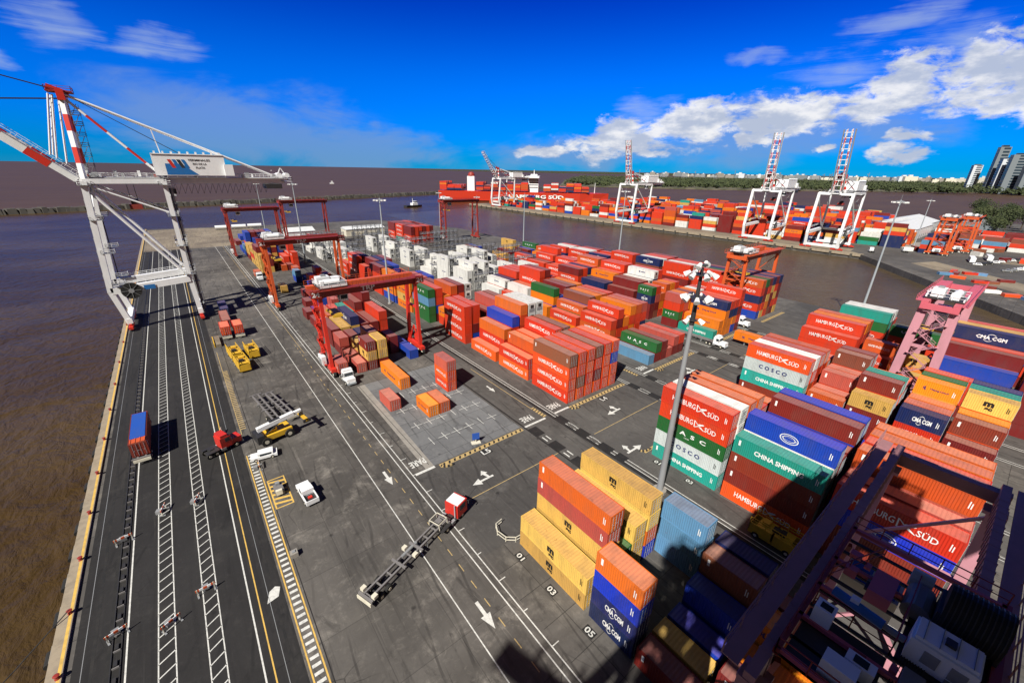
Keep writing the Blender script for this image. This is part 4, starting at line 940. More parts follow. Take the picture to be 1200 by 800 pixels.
    for yy in (-2.4, 2.4):
        if lattice:
            striped(m, P_(0, 0, yy*.9), P_(BL, 0, yy*.6), .45, .45, 9); striped(m, P_(0, 2.4, yy*.9), P_(BL, 1.8, yy*.6), .4, .4, 9)
            for i in range(13): m.bar(P_(BL*i/13, 0, yy*.9-.3*yy*i/13), P_(BL*(i+1)/13, 2.2, yy*.9-.3*yy*(i+1)/13), .28, .28, 'white_paint' if i % 3 else 'crane_red')
        else:
            striped(m, P_(0, 0, yy), P_(6, 0, yy), 1.0, 1.6, 1); striped(m, P_(6, 0, yy), P_(BL, 0, yy), 1.1, 2.2, 8, 'crane_red', 'white_paint')
    for i in range(12): m.bar(P_(BL*(i+.5)/12, 0, -2.4), P_(BL*(i+.5)/12, 0, 2.4), .35, .35, W_)
    bo = m.build('boom', root)
    m = MB()
    for yy in (-3.2, 3.2):
        for i in range(22): m.bar(P_(BL*i/22, 1.0, yy), P_(BL*i/22, 2.1, yy), .08, .08, W_)
        m.bar(P_(0, 2.1, yy), P_(BL, 2.1, yy), .1, .1, W_); m.bar(P_(0, 1.0, yy), P_(BL, 1.0, yy), .8, .1, 'steel_grey')
    m.build('boom_walkway', bo)
    m = MB()
    for d in (BL*.45, BL*.8):
        for yy in (-2, 2): a = P_(d, 1, yy); m.bar(a, P_(d, 3.2, yy), .3, .3, W_)
    m.build('stay_bracket', bo)
    m = MB()
    for yy in (-1.2, -.5, .5, 1.2):
        m.tube((AX, yy, AZ-.2), P_(BL*.9, 2, yy), .06, 'steel_dark', 5); m.tube((AX, yy, AZ-2), P_(BL*.55, 2, yy), .06, 'steel_dark', 5)
    m.build('boom_rope', root)
    # folded stays hanging from the apex
    m = MB()
    for yy, dx in ((-2.0, .8), (-.6, .2), (2.0, .8), (.8, -.8)):
        a = Vector((AX+s*(1.6+dx), yy, AZ-1.2)); b_ = Vector(P_(5.5+2*dx, 2.2, yy*1.2)); m.tube(a, b_, .22, W_, 8)
    m.build('folded_stay', root)
    # machinery house
    m = MB(); h0, h1 = -s*h0x, -s*hl
    m.bb(min(h0, h1), max(h0, h1), -4.4, 4.4, G+1.6, G+7.6, W_)
    m.prism([(h0, -4.6), (h1, -4.6), (h1, 4.6), (h0, 4.6)] if s < 0 else [(h1, -4.6), (h0, -4.6), (h0, 4.6), (h1, 4.6)], G+7.6, G+7.85, W_)
    for i in range(9): xx = h0+(h1-h0)*(i+.5)/9; m.bb(xx-.25, xx+.25, -4.3, -3.9, G+7.85, G+8.5, W_)
    m.bb(h1-.5, h1+.5+1.5, -5.4, -4.4, G+1.6, G+5.0, W_)
    ho = m.build('machinery_house', root)
    if detail:
        m = MB(); X0 = 1.4; yv = -4.44; z0 = G+1.8
        m.quad([(X0, yv, z0), (X0+8.0, yv, z0), (X0+4.2, yv, z0+3.2), (X0, yv, z0+3.2)], 'crane_blue')
        for i, cc in enumerate(('crane_red', 'crane_blue', 'steel_dark', 'crane_blue')):
            a = X0+.7+i*1.15; m.quad([(a+1.0, yv-.01, z0+2.0), (a+1.9, yv-.01, z0+2.0), (a+.9, yv-.01, z0+4.4), (a+.0, yv-.01, z0+4.4)], cc)
        put_text(m, 'TERMINALES', (10.2, yv-.02, z0+4.3), (1, 0, 0), (0, 0, 1), 5.8, .62, 'steel_dark', bold=.02); put_text(m, 'RIO DE LA', (10.2, yv-.02, z0+3.2), (1, 0, 0), (0, 0, 1), 3.6, .62, 'steel_dark', bold=.02); put_text(m, 'PLATA', (10.2, yv-.02, z0+2.1), (1, 0, 0), (0, 0, 1), 2.4, .62, 'steel_dark', bold=.02)
        m.build('emblem', ho)
    if detail:
        R3 = random.Random(14)
        for k in range(22):     # lockers, sheaves and lamps about the hinge and along the girders
            m = MB(); xx = s*(L-R3.uniform(0, 4)) if k < 9 else -s*R3.uniform(-L+5, BR-3); yy = R3.uniform(-3.6, 3.6); zz = G+1.0+R3.uniform(0, .3); a = R3.uniform(.4, 1.3)
            m.bb(xx, xx+a, yy, yy+R3.uniform(.4, 1.0), zz, zz+R3.uniform(.5, 1.8), R3.choice(['white_paint', 'steel_grey', 'steel_grey', 'crane_maroon'])); m.build('equipment_box', root)
        for xx, z0, z1 in ((s*(L-1.2), 14.5, G-1), (0, 15.5, G-1)):   # platforms with rails round the legs
            m = MB()
            for q in range(4):
                zz = z0+(z1-z0)*q/3
                for yy in (-FY, FY): m.bb(xx-1.5, xx+1.5, yy-1.5, yy+1.5, zz-.05, zz+.03, 'steel_grey'); rails(m, [(xx-1.5, yy-1.5, zz), (xx+1.5, yy-1.5, zz), (xx+1.5, yy+1.5, zz), (xx-1.5, yy+1.5, zz), (xx-1.5, yy-1.5, zz)], W_, 1.1, .05, 1.5)
            m.build('leg_platform', root)
        m = MB()
        for yy in (-FY, FY):
            for q in range(8): z0 = 14+q*3.6; m.bar((s*(L+1.0-q*.3)-.75, yy+.9, z0), (s*(L+1.0-q*.3)-.75, yy+.9, z0+3.6), .5, .06, 'steel_grey')
        m.tube((s*(L+.2), FY, 2.5), (s*(L-1.4), FY, G-2), .16, 'steel_dark', 5); m.build('leg_ladder', root)
        m = MB()
        for yy in (-2.2, -1.4, 1.4, 2.2): m.tube((AX, yy*.6, AZ-.5), (-s*6, yy, G+7.8), .05, 'steel_dark', 4)
        m.build('hoist_rope', root)
        m = MB()
        for yy in (-FY, FY): m.tube((s*(L-1.4), yy, G-1), (s*1.0, yy, G-9), .25, W_, 8); m.tube((s*1.0, yy, G-1), (s*(L+.8), yy, 17), .12, W_, 6) if False else None
        m.bar((s*(L-1.2), -FY, G-8), (s*(L-1.2), FY, G-.6), .35, .35, W_); m.bar((0, -FY, 16), (0, FY, G-1), .3, .3, W_); m.bar((0, FY, 16), (0, -FY, G-1), .3, .3, W_); m.build('cross_brace', root)
    # festoon, cab and head block under the girder
    m = MB()
    for i in range(17):
        xx = -s*(1+i*1.7); m.tube((xx, 3.4, G-.9), (xx-s*.4, 3.4, G-4.2), .06, 'steel_dark', 4); m.tube((xx-s*.4, 3.4, G-4.2), (xx-s*1.7, 3.4, G-.9), .06, 'steel_dark', 4)
    m.build('festoon_cable', root)
    m = MB(); xx = s*8.5; m.bb(xx-1.5, xx+1.5, -1.8, 1.8, G-8.2, G-6.8, 'crane_maroon'); m.bb(xx-.9, xx+.9, -1.2, 1.2, G-6.8, G-5.4, 'steel_dark'); hb = m.build('head_block', root)
    m = MB()
    for a in (-.8, .8):
        for b_ in (-1, 1): m.tube((xx+a, b_, G-5.4), (xx+a, b_, G), .05, 'steel_dark', 4)
    m.build('rope', hb)
    m = MB(); m.bb(-s*1.0-1.4, -s*1.0+1.4, -3.9, -1.5, G-4.4, G-1.6, W_); cb = m.build('operator_cab', root)
    m = MB(); m.bb(-s*1.0-1.43, -s*1.0+1.43, -3.93, -1.8, G-3.8, G-2.3, 'cab_glass'); m.build('window', cb)
    m = MB(); m.bb(-s*(BR-6), -s*(BR-1), -3.4, 3.4, G-2.6, G-1.1, 'steel_dark'); m.bb(-s*(BR-1), -s*(BR+2.5), -3.6, 3.6, G-.3, G-.2, W_); rails(m, [(-s*(BR-3), -3.6, G), (-s*(BR+2.5), -3.6, G), (-s*(BR+2.5), 3.6, G), (-s*(BR-3), 3.6, G)], W_, 1.3, .08)
    m.tube((-s*(BR-1), -2, G+1.6), (-s*(BR-1), 2, G+1.6), 1.0, W_, 12); m.tube((-s*(BR+1.5), -2, G+1.8), (-s*(BR+1.5), 2, G+1.8), .8, W_, 12); m.bar((-s*(BR-2), -1, G+1), (-s*(BR-.2), -1, G+4.2), .3, .3, W_); m.bar((-s*(BR+1.6), -1, G+1), (-s*(BR-.2), -1, G+4.2), .3, .3, W_); m.build('sheave_platform', root)
    # stairs on land leg
    m = MB(); n = 8
    for k in range(n):
        z0 = 3+k*(G-5)/n; z1 = 3+(k+1)*(G-5)/n; xx = 1.3 if s < 0 else -1.3
        m.bb(xx-.8, xx+.8, -FY+(0 if k % 2 else 3.2), -FY+(1.2 if k % 2 else 4.4), z1-.06, z1+.04, 'steel_grey'); m.bar((xx, -FY+(4 if k % 2 else .6), z0), (xx, -FY+(.6 if k % 2 else 4), z1), .6, .12, 'steel_grey'); rails(m, [(xx+.5, -FY+(4 if k % 2 else .6), z0), (xx+.5, -FY+(.6 if k % 2 else 4), z1)], 'steel_grey', 1.0, .04)
    m.tube((-s*.1-s*.9, -FY, 3), (-s*.9, -FY, G-2), .2, 'steel_dark', 6); m.build('stair', root)
    # cable reel
    m = MB(); rx = s*(L-3.5); m.tube((rx, -FY-1.6, 12.4), (rx, -FY-1.2, 12.4), 2.5, 'black_rubber', 24); m.tube((rx, -FY-1.75, 12.4), (rx, -FY-1.0, 12.4), .7, 'steel_grey', 12)
    for i in range(8): a = 2*pi*i/8; m.bar((rx, -FY-1.68, 12.4), (rx+2.4*cos(a), -FY-1.68, 12.4+2.4*sin(a)), .12, .08, 'steel_grey')
    m.build('cable_reel', root)
    m = MB(); m.bb(s*11-1.4, s*11+1.4, -FY-1.05, -FY-1.0, 12.2, 13.6, 'crane_blue') ; m.build('sign_plate', root)
    m = MB(); rails(m, [(s*(L-1), -FY+1.1, 13.6), (s*1, -FY+1.1, 14.8)], W_, 1.1, .05); rails(m, [(s*(L-1), FY+1.1, 13.6), (s*1, FY+1.1, 14.8)], W_, 1.1, .05); m.build('portal_railing', root)
    return root
sts(0, 179, 'white and red quay crane with raised boom standing over the near quay', boom=44, h0x=-1.5, hl=17)
sts(0, -9.4, 'white quay crane under the viewpoint, outside the picture', boom=44, detail=False, hl=23, h0x=-1)
o1 = sts(390, 500, 'white crane with leaning boom beside the moored red ship', sx=-1, boom=55, lattice=True, apexz=60, span=26, FY=9, scale=.86, detail=False)
sts(390, 276, 'white crane with upright red-topped boom, leftmost of three across the basin', sx=-1, boom=79, lattice=True, apexz=58, span=26, FY=10, scale=.86, detail=False)
sts(390, 146, 'white crane with upright boom, middle one of three across the basin', sx=-1, boom=88, lattice=True, apexz=58, span=26, FY=10, scale=.86, detail=False)
sts(388, 100, 'white crane with upright boom, rightmost of three across the basin', sx=-1, boom=76, lattice=True, apexz=58, span=26, FY=10, scale=.86, detail=False)

# ------------------------------------------------------------------ LIGHT MASTS
def mast(x, y, H, label, r=.42, lamps=8):
    root = empty('light_mast', (x, y, 0), 0, label, 'light mast', 'tall floodlight masts')
    m = MB(); m.tube((0, 0, 0), (0, 0, H), r, 'galvanised', 14, r*.42); m.tube((0, 0, 0), (0, 0, .5), r*1.8, 'concrete', 12); m.build('pole', root)
    m = MB(); n = 14
    for i in range(n): a, b_ = 2*pi*i/n, 2*pi*(i+1)/n; m.bar((1.5*cos(a), 1.5*sin(a), H-.6), (1.5*cos(b_), 1.5*sin(b_), H-.6), .12, .12, 'galvanised')
    for i in range(4): a = pi/2*i; m.bar((0, 0, H-.2), (1.5*cos(a), 1.5*sin(a), H-.6), .1, .1, 'galvanised')
    m.tube((0, 0, H), (0, 0, H+1.6), .04, 'steel_grey', 5); m.build('lamp_ring', root)
    for i in range(lamps):
        a = 2*pi*i/lamps; c_, s_ = cos(a), sin(a)
        m = MB(); m.box((1.95*c_, 1.95*s_, H-.75), (.75, .55, .4), 'lamp_white', rz=a); m.box((1.95*c_, 1.95*s_, H-.98), (.6, .45, .05), 'steel_grey', rz=a); m.build('floodlight', root)
    return root
def mast_big(x, y, H, label):
    root = empty('light_mast', (x, y, 0), 0, label, 'light mast', 'tall floodlight masts')
    m = MB(); m.tube((0, 0, 0), (0, 0, H-8), .52, 'steel_grey', 16, .30); m.tube((0, 0, H-8), (0, 0, H), .34, 'steel_dark', 10, .2); m.tube((0, 0, 0), (0, 0, .5), 1.1, 'concrete', 12); m.build('pole', root)
    for zz, n, rr in ((H-7.4, 3, .7), (H-4.2, 7, 1.2), (H-1.0, 6, 1.25), (H+.3, 2, .7)):
        m = MB(); m.lathe((0, 0, zz), [(rr*.75, 0), (rr*.85, .05), (rr*.85, .14), (rr*.75, .18)], 'steel_dark', 14); m.tube((-rr, 0, zz+.1), (rr, 0, zz+.1), .07, 'steel_dark', 6); m.tube((0, -rr, zz+.1), (0, rr, zz+.1), .07, 'steel_dark', 6); rg = m.build('lamp_ring', root)
        for i in range(n):
            a = 2*pi*i/n+zz; c_, s_ = cos(a), sin(a); m = MB(); m.tube(((rr+.1)*c_, (rr+.1)*s_, zz+.35), ((rr+.75)*c_, (rr+.75)*s_, zz-.15), .22, 'lamp_white', 10, .42); m.build('floodlight', root)
    return root
mast_big(53.4, 27.0, 37.5, 'closest thick grey floodlight mast behind the yellow containers')
mast(58.6, 150.5, 39, 'grey floodlight mast right of the front gantry crane')
mast(51.4, 248, 41, 'slim floodlight mast rising through the middle of the second gantry crane')
mast(57, 402, 36, 'far floodlight mast near the end of the pier, leftmost')
mast(185, 465*.6, 30, 'short pale mast right of the far maroon gantry crane, by open water')
mast(187, 380*.9, 30, 'pale mast at the far corner of the yard, beside the red rows')
mast(190, 228, 34, 'pale mast in front of the leaning-boom crane across the water')
mast(194, 148, 40, 'pale mast standing before the leftmost upright crane')
mast(190, 34, 42, 'pale mast rising from the green lettered containers at the basin')
mast(440, 62, 34, 'pale mast on the road past the basin corner')

# ------------------------------------------------------------------ VEHICLES
def tractor(x, y, rz, label, body='red_paint', kind='yard', name='tractor_truck'):
    """cab-forward terminal tractor, front towards +Y local"""
    root = empty(name, (x, y, 0), rz, label, 'truck', 'trucks at work in the terminal')
    m = MB(); m.bb(-.45, .45, -2.9, 2.6, .65, .95, 'steel_dark'); m.bb(-1.1, 1.1, -2.3, -.9, .95, 1.15, 'steel_dark'); m.build('chassis_frame', root)
    m = MB()
    if kind == 'long':
        m.bb(-1.15, 1.15, -.6, 1.2, .9, 3.0, body); m.bb(-1.0, 1.0, 1.2, 3.0, .8, 1.9, body); m.bb(-1.1, 1.1, -.4, .8, 3.0, 3.5, body); m.bb(-1.05, 1.05, 2.95, 3.2, .5, .9, 'galvanised')
    else: m.bb(-1.2, 1.2, .6, 2.9, .7, 2.9, body); m.bb(-1.1, 1.1, .8, 2.6, 2.9, 3.05, 'white_paint')
    cb = m.build('cab', root)
    m = MB()
    if kind == 'long': m.bb(-1.0, 1.0, 1.16, 1.24, 2.0, 2.85, 'cab_glass'); m.bb(-1.17, 1.17, .2, 1.0, 2.0, 2.8, 'cab_glass')
    else: m.bb(-1.05, 1.05, 2.86, 2.93, 1.7, 2.7, 'cab_glass'); m.bb(-1.22, 1.22, 1.2, 2.4, 1.8, 2.65, 'cab_glass')
    m.build('window', cb)
    for xx in (-.95, .95):
        for yy in (1.9, -1.5, -2.6) if kind == 'long' else (1.8, -1.7): wheel(root, (xx, yy, .52), .52, .35)
    m = MB(); m.tube((.9, .3, 1.0), (.9, .3, 3.3), .09, 'galvanised', 8); m.build('exhaust', root)
    yf = 1.1 if kind == 'long' else 2.8
    for xx in (-1.45, 1.45): m = MB(); m.bar((xx*.8, yf, 2.6), (xx, yf+.15, 2.6), .05, .05, 'steel_dark'); m.bb(xx-.08, xx+.08, yf+.1, yf+.16, 2.0, 2.6, 'steel_dark'); m.build('mirror', cb)
    for xx in (-.95, .95): m = MB(); m.bb(xx-.32, xx+.32, -3.0, -1.0, 1.08, 1.13, 'steel_dark'); m.build('mudguard', root)
    m = MB(); m.bb(-1.2, -.75, -.7, .3, .5, 1.0, 'galvanised'); m.bb(.75, 1.2, -.7, .1, .5, 1.0, 'steel_grey'); m.bb(-.3, .3, -2.2, -1.5, 1.15, 1.3, 'steel_dark'); m.build('fuel_tank', root)
    for xx in (-.8, .8): m = MB(); m.bb(xx-.18, xx+.18, 2.9 if kind != 'long' else 3.0, 2.98 if kind != 'long' else 3.06, .95, 1.2, 'lamp_white'); m.build('headlight', root)
    return root
def trailer(x, y, rz, label, col='grey_machine', L=13.5):
    root = empty('chassis_trailer', (x, y, 0), rz, label, 'trailer', 'container chassis trailers')
    m = MB()
    for xx in (-.55, .55): m.bb(xx-.12, xx+.12, -L/2, L/2, 1.0, 1.35, col)
    for k in range(9): yy = -L/2+.5+k*(L-1)/8; m.bb(-.55, .55, yy-.08, yy+.08, 1.08, 1.26, col)
    for yy in (-L/2+.1, -L*.12, L*.1, L/2-.1): m.bb(-1.22, 1.22, yy-.13, yy+.13, 1.15, 1.42, col)
    m.bb(-1.2, 1.2, -L/2-.25, -L/2-.12, .7, 1.2, 'cream_paint'); m.build('frame', root)
    for yy in (-L/2+1.5, -L/2+2.8):
        m = MB(); m.bb(-1, 1, yy-.08, yy+.08, .45, .6, 'steel_dark'); m.build('axle', root)
        for xx in (-.95, .95): wheel(root, (xx, yy, .5), .5, .45)
    m = MB(); m.bb(-.7, -.5, L*.2, L*.2+.2, .1, 1.0, 'steel_grey'); m.bb(.5, .7, L*.2, L*.2+.2, .1, 1.0, 'steel_grey'); m.build('landing_leg', root)
    return root
# red tractor pulling two empty chassis across the lane lines, heading away to the right
hd = math.atan2(-(24.0-8.5), (43.2-37.4))      # local +Y points along travel
tractor(22.3, 42.4, hd, 'red terminal tractor with white roof pulling a chassis over the lane lines')
tq = trailer(14.6, 39.8, hd, 'long empty skeletal chassis behind the red tractor', L=14.5)
m = MB()
for xx in (-1.0, 1.0):
    for yy in (5.2, 6.9): m.bar((xx, yy, 1.3), (xx*.9, yy, 2.2), .1, .1, 'cream_paint')
    m.bar((xx*.9, 5.2, 2.2), (xx*.9, 6.9, 2.2), .1, .1, 'cream_paint')
m.bar((-.9, 5.2, 2.2), (.9, 5.2, 2.2), .1, .1, 'cream_paint'); m.bar((-.9, 6.9, 2.2), (.9, 6.9, 2.2), .1, .1, 'cream_paint'); m.bb(-.5, .4, 5.5, 6.6, 1.35, 1.8, 'grey_machine'); m.build('gooseneck_guard', tq)
m = MB()
for yy in (-6.6, .3): m.bb(-1.25, -.7, yy-.3, yy+.3, 1.3, 1.75, 'cream_paint'); m.bb(.7, 1.25, yy-.3, yy+.3, 1.3, 1.75, 'cream_paint')
m.tube((-.5, -.8, 1.2), (-.5, 2.0, 1.2), .2, 'steel_grey', 8); m.build('corner_guide', tq)
# white long-nosed truck with salmon box in the truck lane, facing the camera
tractor(24.8, 96.0, pi, 'white long-nosed truck waiting beside the front gantry crane leg', 'white_paint', 'long')
trailer(24.8, 103.5, pi, 'chassis trailer carrying a salmon container behind the white truck', L=12)
def loaded(x, y, z, c, L, label, rz=0, h=2.6):
    b = dict(x=x, y=y, L=L, z=z, h=h, c=c, rz=rz); container(b, 0, label)['label'] = label
loaded(24.8, 101.6, 1.42, 'S', L2, 'salmon container loaded on the chassis behind the white truck')
tractor(122.4, 53.0, pi, 'white truck turning out of the lane beside the hatched kerb', 'white_paint', 'long'); trailer(122.6, 60.5, pi, 'dark empty chassis behind the white truck at the crossing')
loaded(130.5, 45.2, 1.42, 'E', L4, 'orange container on a trailer crossing the road beside white lettered containers', rz=RAD(0)); trailer(130.5, 45.2, 0, 'trailer under the orange container on the crossing road')
tractor(24.9, 219.6, pi, 'small white truck in the lane beside the second gantry crane', 'white_paint', 'long')
tractor(147.5, 57.5, pi, 'white and blue truck at the foot of the tall basin stacks', 'white_paint', 'long')
# long load parked on the quay: maroon open-top with blue sheet, orange ribbed end
loaded(-13.9, 92.9, 1.45, 'R', L4, 'maroon container with blue top standing on a trailer on the quay road'); trailer(-13.9, 92.9, 0, 'trailer under the maroon container on the quay road')
m = MB(); m.bb(-14.95, -12.85, 88.6, 98.6, 4.09, 4.16, 'blue_paint'); tag(m.build('tarpaulin'), 'blue sheet spread over the container parked on the quay', 'tarpaulin')
m = MB(); m.bb(-14.95, -12.85, 87.0, 88.5, 4.09, 4.13, 'crane_orange')
for k in range(4): m.bb(-14.9+k*.65, -14.75+k*.65, 87.0, 88.5, 4.13, 4.2, 'crane_orange')
tag(m.build('steel_rack'), 'orange ribbed rack on the near end of the quay container', 'rack')
def pickup(x, y, rz, label):
    root = empty('pickup_truck', (x, y, 0), rz, label, 'pickup truck')
    m = MB(); m.bb(-.95, .95, .9, 2.7, .45, 1.05, 'white_paint'); m.bb(-.95, .95, -2.7, .9, .45, .75, 'white_paint'); m.bb(-.95, -.82, -2.7, -.6, .75, 1.2, 'white_paint'); m.bb(.82, .95, -2.7, -.6, .75, 1.2, 'white_paint'); m.bb(-.82, .82, -2.7, -2.58, .75, 1.2, 'white_paint'); m.build('body', root)
    m = MB(); m.prism([(-.9, -.6), (.9, -.6), (.85, .95), (-.85, .95)], .9, 1.75, 'white_paint'); cb = m.build('cab', root)
    m = MB(); m.bb(-.75, .75, .93, 1.0, 1.15, 1.65, 'cab_glass'); m.bb(-.93, .93, -.3, .7, 1.2, 1.62, 'cab_glass'); m.build('window', cb)
    m = MB(); m.bb(-.8, .8, -2.55, -.65, .76, .80, 'steel_dark'); m.bb(-.3, .3, -1.7, -1.2, .8, 1.0, 'crane_red'); m.build('load_bed', root)
    for xx in (-.85, .85):
        for yy in (1.8, -1.7): wheel(root, (xx, yy, .36), .36, .25)
        q = MB(); q.bb(xx-.15*(1 if xx > 0 else -1)-.1, xx-.15*(1 if xx > 0 else -1)+.1, 2.68, 2.74, .7, .9, 'lamp_white'); q.build('headlight', root)
pickup(6.9, 60.6, RAD(4), 'white pickup truck with an open bed parked on the apron')
CARB = {}
def car(x, y, rz, col, label, group='cars parked past the basin', z=0):
    if col not in CARB:
        m = MB(); m.bb(-.88, .88, -2.1, 2.1, .35, .85, col); m.prism([(-.8, -1.5), (.8, -1.5), (.75, .9), (-.75, .9)], .85, 1.4, col); CARB[col] = m.mesh('parked_car')
        m = MB(); m.bb(-.82, .82, -1.2, .6, .95, 1.3, 'cab_glass'); m.bb(-.7, .7, -1.53, .93, .95, 1.28, 'cab_glass'); CARB['g'] = m.mesh('window')
    o = link('parked_car', CARB[col], None, (x, y, z)); o.rotation_euler = (0, 0, rz); link('window', CARB['g'], o)
    for xx in (-.8, .8):
        for yy in (-1.3, 1.3): wheel(o, (xx, yy, .33), .33, .22)
    return tag(o, label, 'car', group)
car(3.2, 75.6, RAD(82), 'white_paint', 'white car stopped beside the yellow reach stacker', group=None)
# red semi truck across the kerb line on the quay
tractor(-2.4, 82.6, RAD(-70), 'red truck cab standing across the painted quay lines', 'red_paint', 'long')
# reach stacker / empty handler with white boom
def reach(x, y, rz):
    root = empty('reach_stacker', (x, y, 0), rz, 'yellow and black reach stacker with a long white boom on the apron', 'reach stacker')
    m = MB(); m.bb(-1.5, 1.5, -3.2, 2.6, .9, 1.9, 'yellow_paint'); m.bb(-1.6, 1.6, -3.6, -2.4, .8, 2.4, 'steel_dark')
    for k in range(4): m.quad([(-1.62, -3.6+k*.5, 1.9), (-1.62, -3.35+k*.5, 1.9), (-1.62, -3.1+k*.5, .9), (-1.62, -3.35+k*.5, .9)], 'yellow_paint')
    m.build('body', root)
    m = MB(); m.bb(-.7, .7, -1.6, .2, 1.9, 3.5, 'yellow_paint'); cb = m.build('cab', root); m = MB(); m.bb(-.72, .72, -1.3, -.1, 2.4, 3.3, 'cab_glass'); m.bb(-.6, .6, -1.62, .22, 2.4, 3.3, 'cab_glass'); m.build('window', cb)
    m = MB(); m.bar((.9, -3.2, 3.6), (.9, 3.4, 4.3), .8, .8, 'white_paint'); m.bar((.9, 3.2, 4.25), (.9, 4.9, 4.4), .6, .55, 'white_paint'); m.tube((.9, -1.8, 2.2), (.9, 1.4, 3.8), .14, 'galvanised', 8); bo = m.build('boom', root)
    m = MB(); m.bb(.62, 1.18, -1.0, .9, 4.3, 4.55, 'steel_dark'); m.build('hose_guide', bo)
    m = MB(); m.bb(-1.6, 3.4, 4.6, 5.2, 2.9, 3.3, 'yellow_paint'); m.bb(-1.6, -1.2, 4.2, 5.6, 2.7, 3.3, 'steel_dark'); m.bb(3.0, 3.4, 4.2, 5.6, 2.7, 3.3, 'steel_dark'); m.bb(.6, 1.2, 4.5, 5.1, 3.3, 4.3, 'steel_dark'); m.build('spreader', root)
    for xx, yy in ((-1.5, 1.9), (1.5, 1.9), (-1.4, -2.2), (1.4, -2.2)): wheel(root, (xx, yy, .85), .85, .7)
reach(6.2, 81.0, RAD(-80))
trailer(6.3, 92.5, RAD(8), 'empty skeletal chassis parked on the apron behind the reach stacker'); trailer(9.0, 92.0, RAD(10), 'second empty chassis parked alongside the first on the apron') if True else None
# yellow service frames
def frame_box(x, y, rz, L, label, c='yellow_paint', name='yellow_gear_box'):
    root = empty(name, (x, y, 0), rz, label, 'equipment', 'yellow machines parked on the apron')
    m = MB(); m.bb(-1.25, 1.25, -L/2, L/2, .5, .9, c)
    for sx in (-1.25, 1.1): m.bb(sx, sx+.15, -L/2, L/2, .9, 2.2, c)
    for k in range(3): yy = -L/2+k*L/2; m.bb(-1.25, 1.25, yy-.12 if k else yy, yy+.12 if k < 2 else yy, .9, 2.2, c)
    m.build('body', root)
    m = MB(); m.bb(-1.1, 1.1, -L*.36, L*.36, 2.05, 2.2, c); m.bb(-.7, .2, -L*.2, -L*.1, 2.2, 2.9, 'steel_dark'); m.bb(-.3, .8, L*.15, L*.3, 2.2, 2.7, c); m.bb(-.5, .5, -.5, .4, 2.2, 2.5, 'steel_dark'); m.build('deck', root)
    m = MB(); rails(m, [(-1.2, -L/2, 2.2), (-1.2, L/2, 2.2)], c, .9, .05); rails(m, [(1.2, -L/2, 2.2), (1.2, L/2, 2.2)], c, .9, .05); m.build('railing', root)
    for sx in (-1.1, 1.1):
        for yy in (-L*.33, L*.33): wheel(root, (sx, yy, .5), .5, .4)
frame_box(4.7, 128.0, RAD(5), 7.6, 'yellow wheeled machine behind the red boxes, upper left of three'); frame_box(5.4, 119.5, RAD(5), 7.0, 'yellow wheeled machine nearest the camera of three'); frame_box(8.7, 127.5, RAD(4), 7.0, 'yellow wheeled machine on the right of three')
loaded(4.6, 147.5, 1.4, 'H', L2, 'red container on trailer beside the quay crane foot'); trailer(4.6, 147.5, 0, 'trailer under the red container by the quay crane', L=8)
loaded(7.9, 147.2, 1.4, 'H', L2, 'second red container on trailer, right of its twin by the quay crane'); trailer(7.9, 147.2, 0, 'trailer under the second red container by the quay crane', L=8)
loaded(5.8, 162, 0, 'R', L4, 'maroon container lying in the quay crane shadow')
loaded(6.6, 176, 0, 'N', L4, 'navy container standing behind the quay crane')
# ------------------------------------------------------------------ QUAY FURNITURE
bm = MB(); bm.lathe((0, 0, 0), [(.26, 0), (.22, .06), (.16, .3), (.26, .38), (.28, .46), (.14, .5)], 'crane_maroon', 12); bmesh_ = bm.mesh('bollard')
NTH = ['first', 'second', 'third', 'fourth', 'fifth', 'sixth', 'seventh', 'eighth', 'ninth', 'tenth', 'eleventh', 'twelfth', 'thirteenth', 'fourteenth', 'fifteenth']
for k, yy in enumerate((48.5, 57.0, 66, 76, 87, 99, 112, 126, 141, 158, 176, 196, 218, 242, 268)):
    o = link('bollard', bmesh_, None, (-19.9, yy, .28)); tag(o, 'orange iron bollard on the quay edge where the mooring rope is tied' if k == 1 else ('orange iron bollard on the quay edge, closest to the camera' if k == 0 else f'orange iron mooring bollard on the quay edge, {NTH[k]} from the camera'), 'bollard', 'mooring bollards along the quay edge')
fm = MB(); fm.tube((-.35, -.9, 0), (-.35, .9, 0), .35, 'black_rubber', 10); fm.bb(-.1, .1, -1.1, 1.1, -.7, .7, 'concrete'); fmesh_ = fm.mesh('rubber_fender')
for k in range(36): o = link('rubber_fender', fmesh_, None, (-20.98, 47+k*5.5, -.75)); tag(o, 'black rubber fender on the wall of the near quay', 'fender', 'rubber fenders along the quay wall')
m = MB(); pts = [(-19.9, 57.0, .8), (-24, 53, -.6), (-30, 47, -1.9), (-40, 38, -2.6), (-60, 20, -1.5)]
for a, b_ in zip(pts[:-1], pts[1:]): m.tube(a, b_, .06, 'steel_dark', 6)
tag(m.build('mooring_rope'), 'dark mooring rope running from the quay edge over the brown water', 'rope')
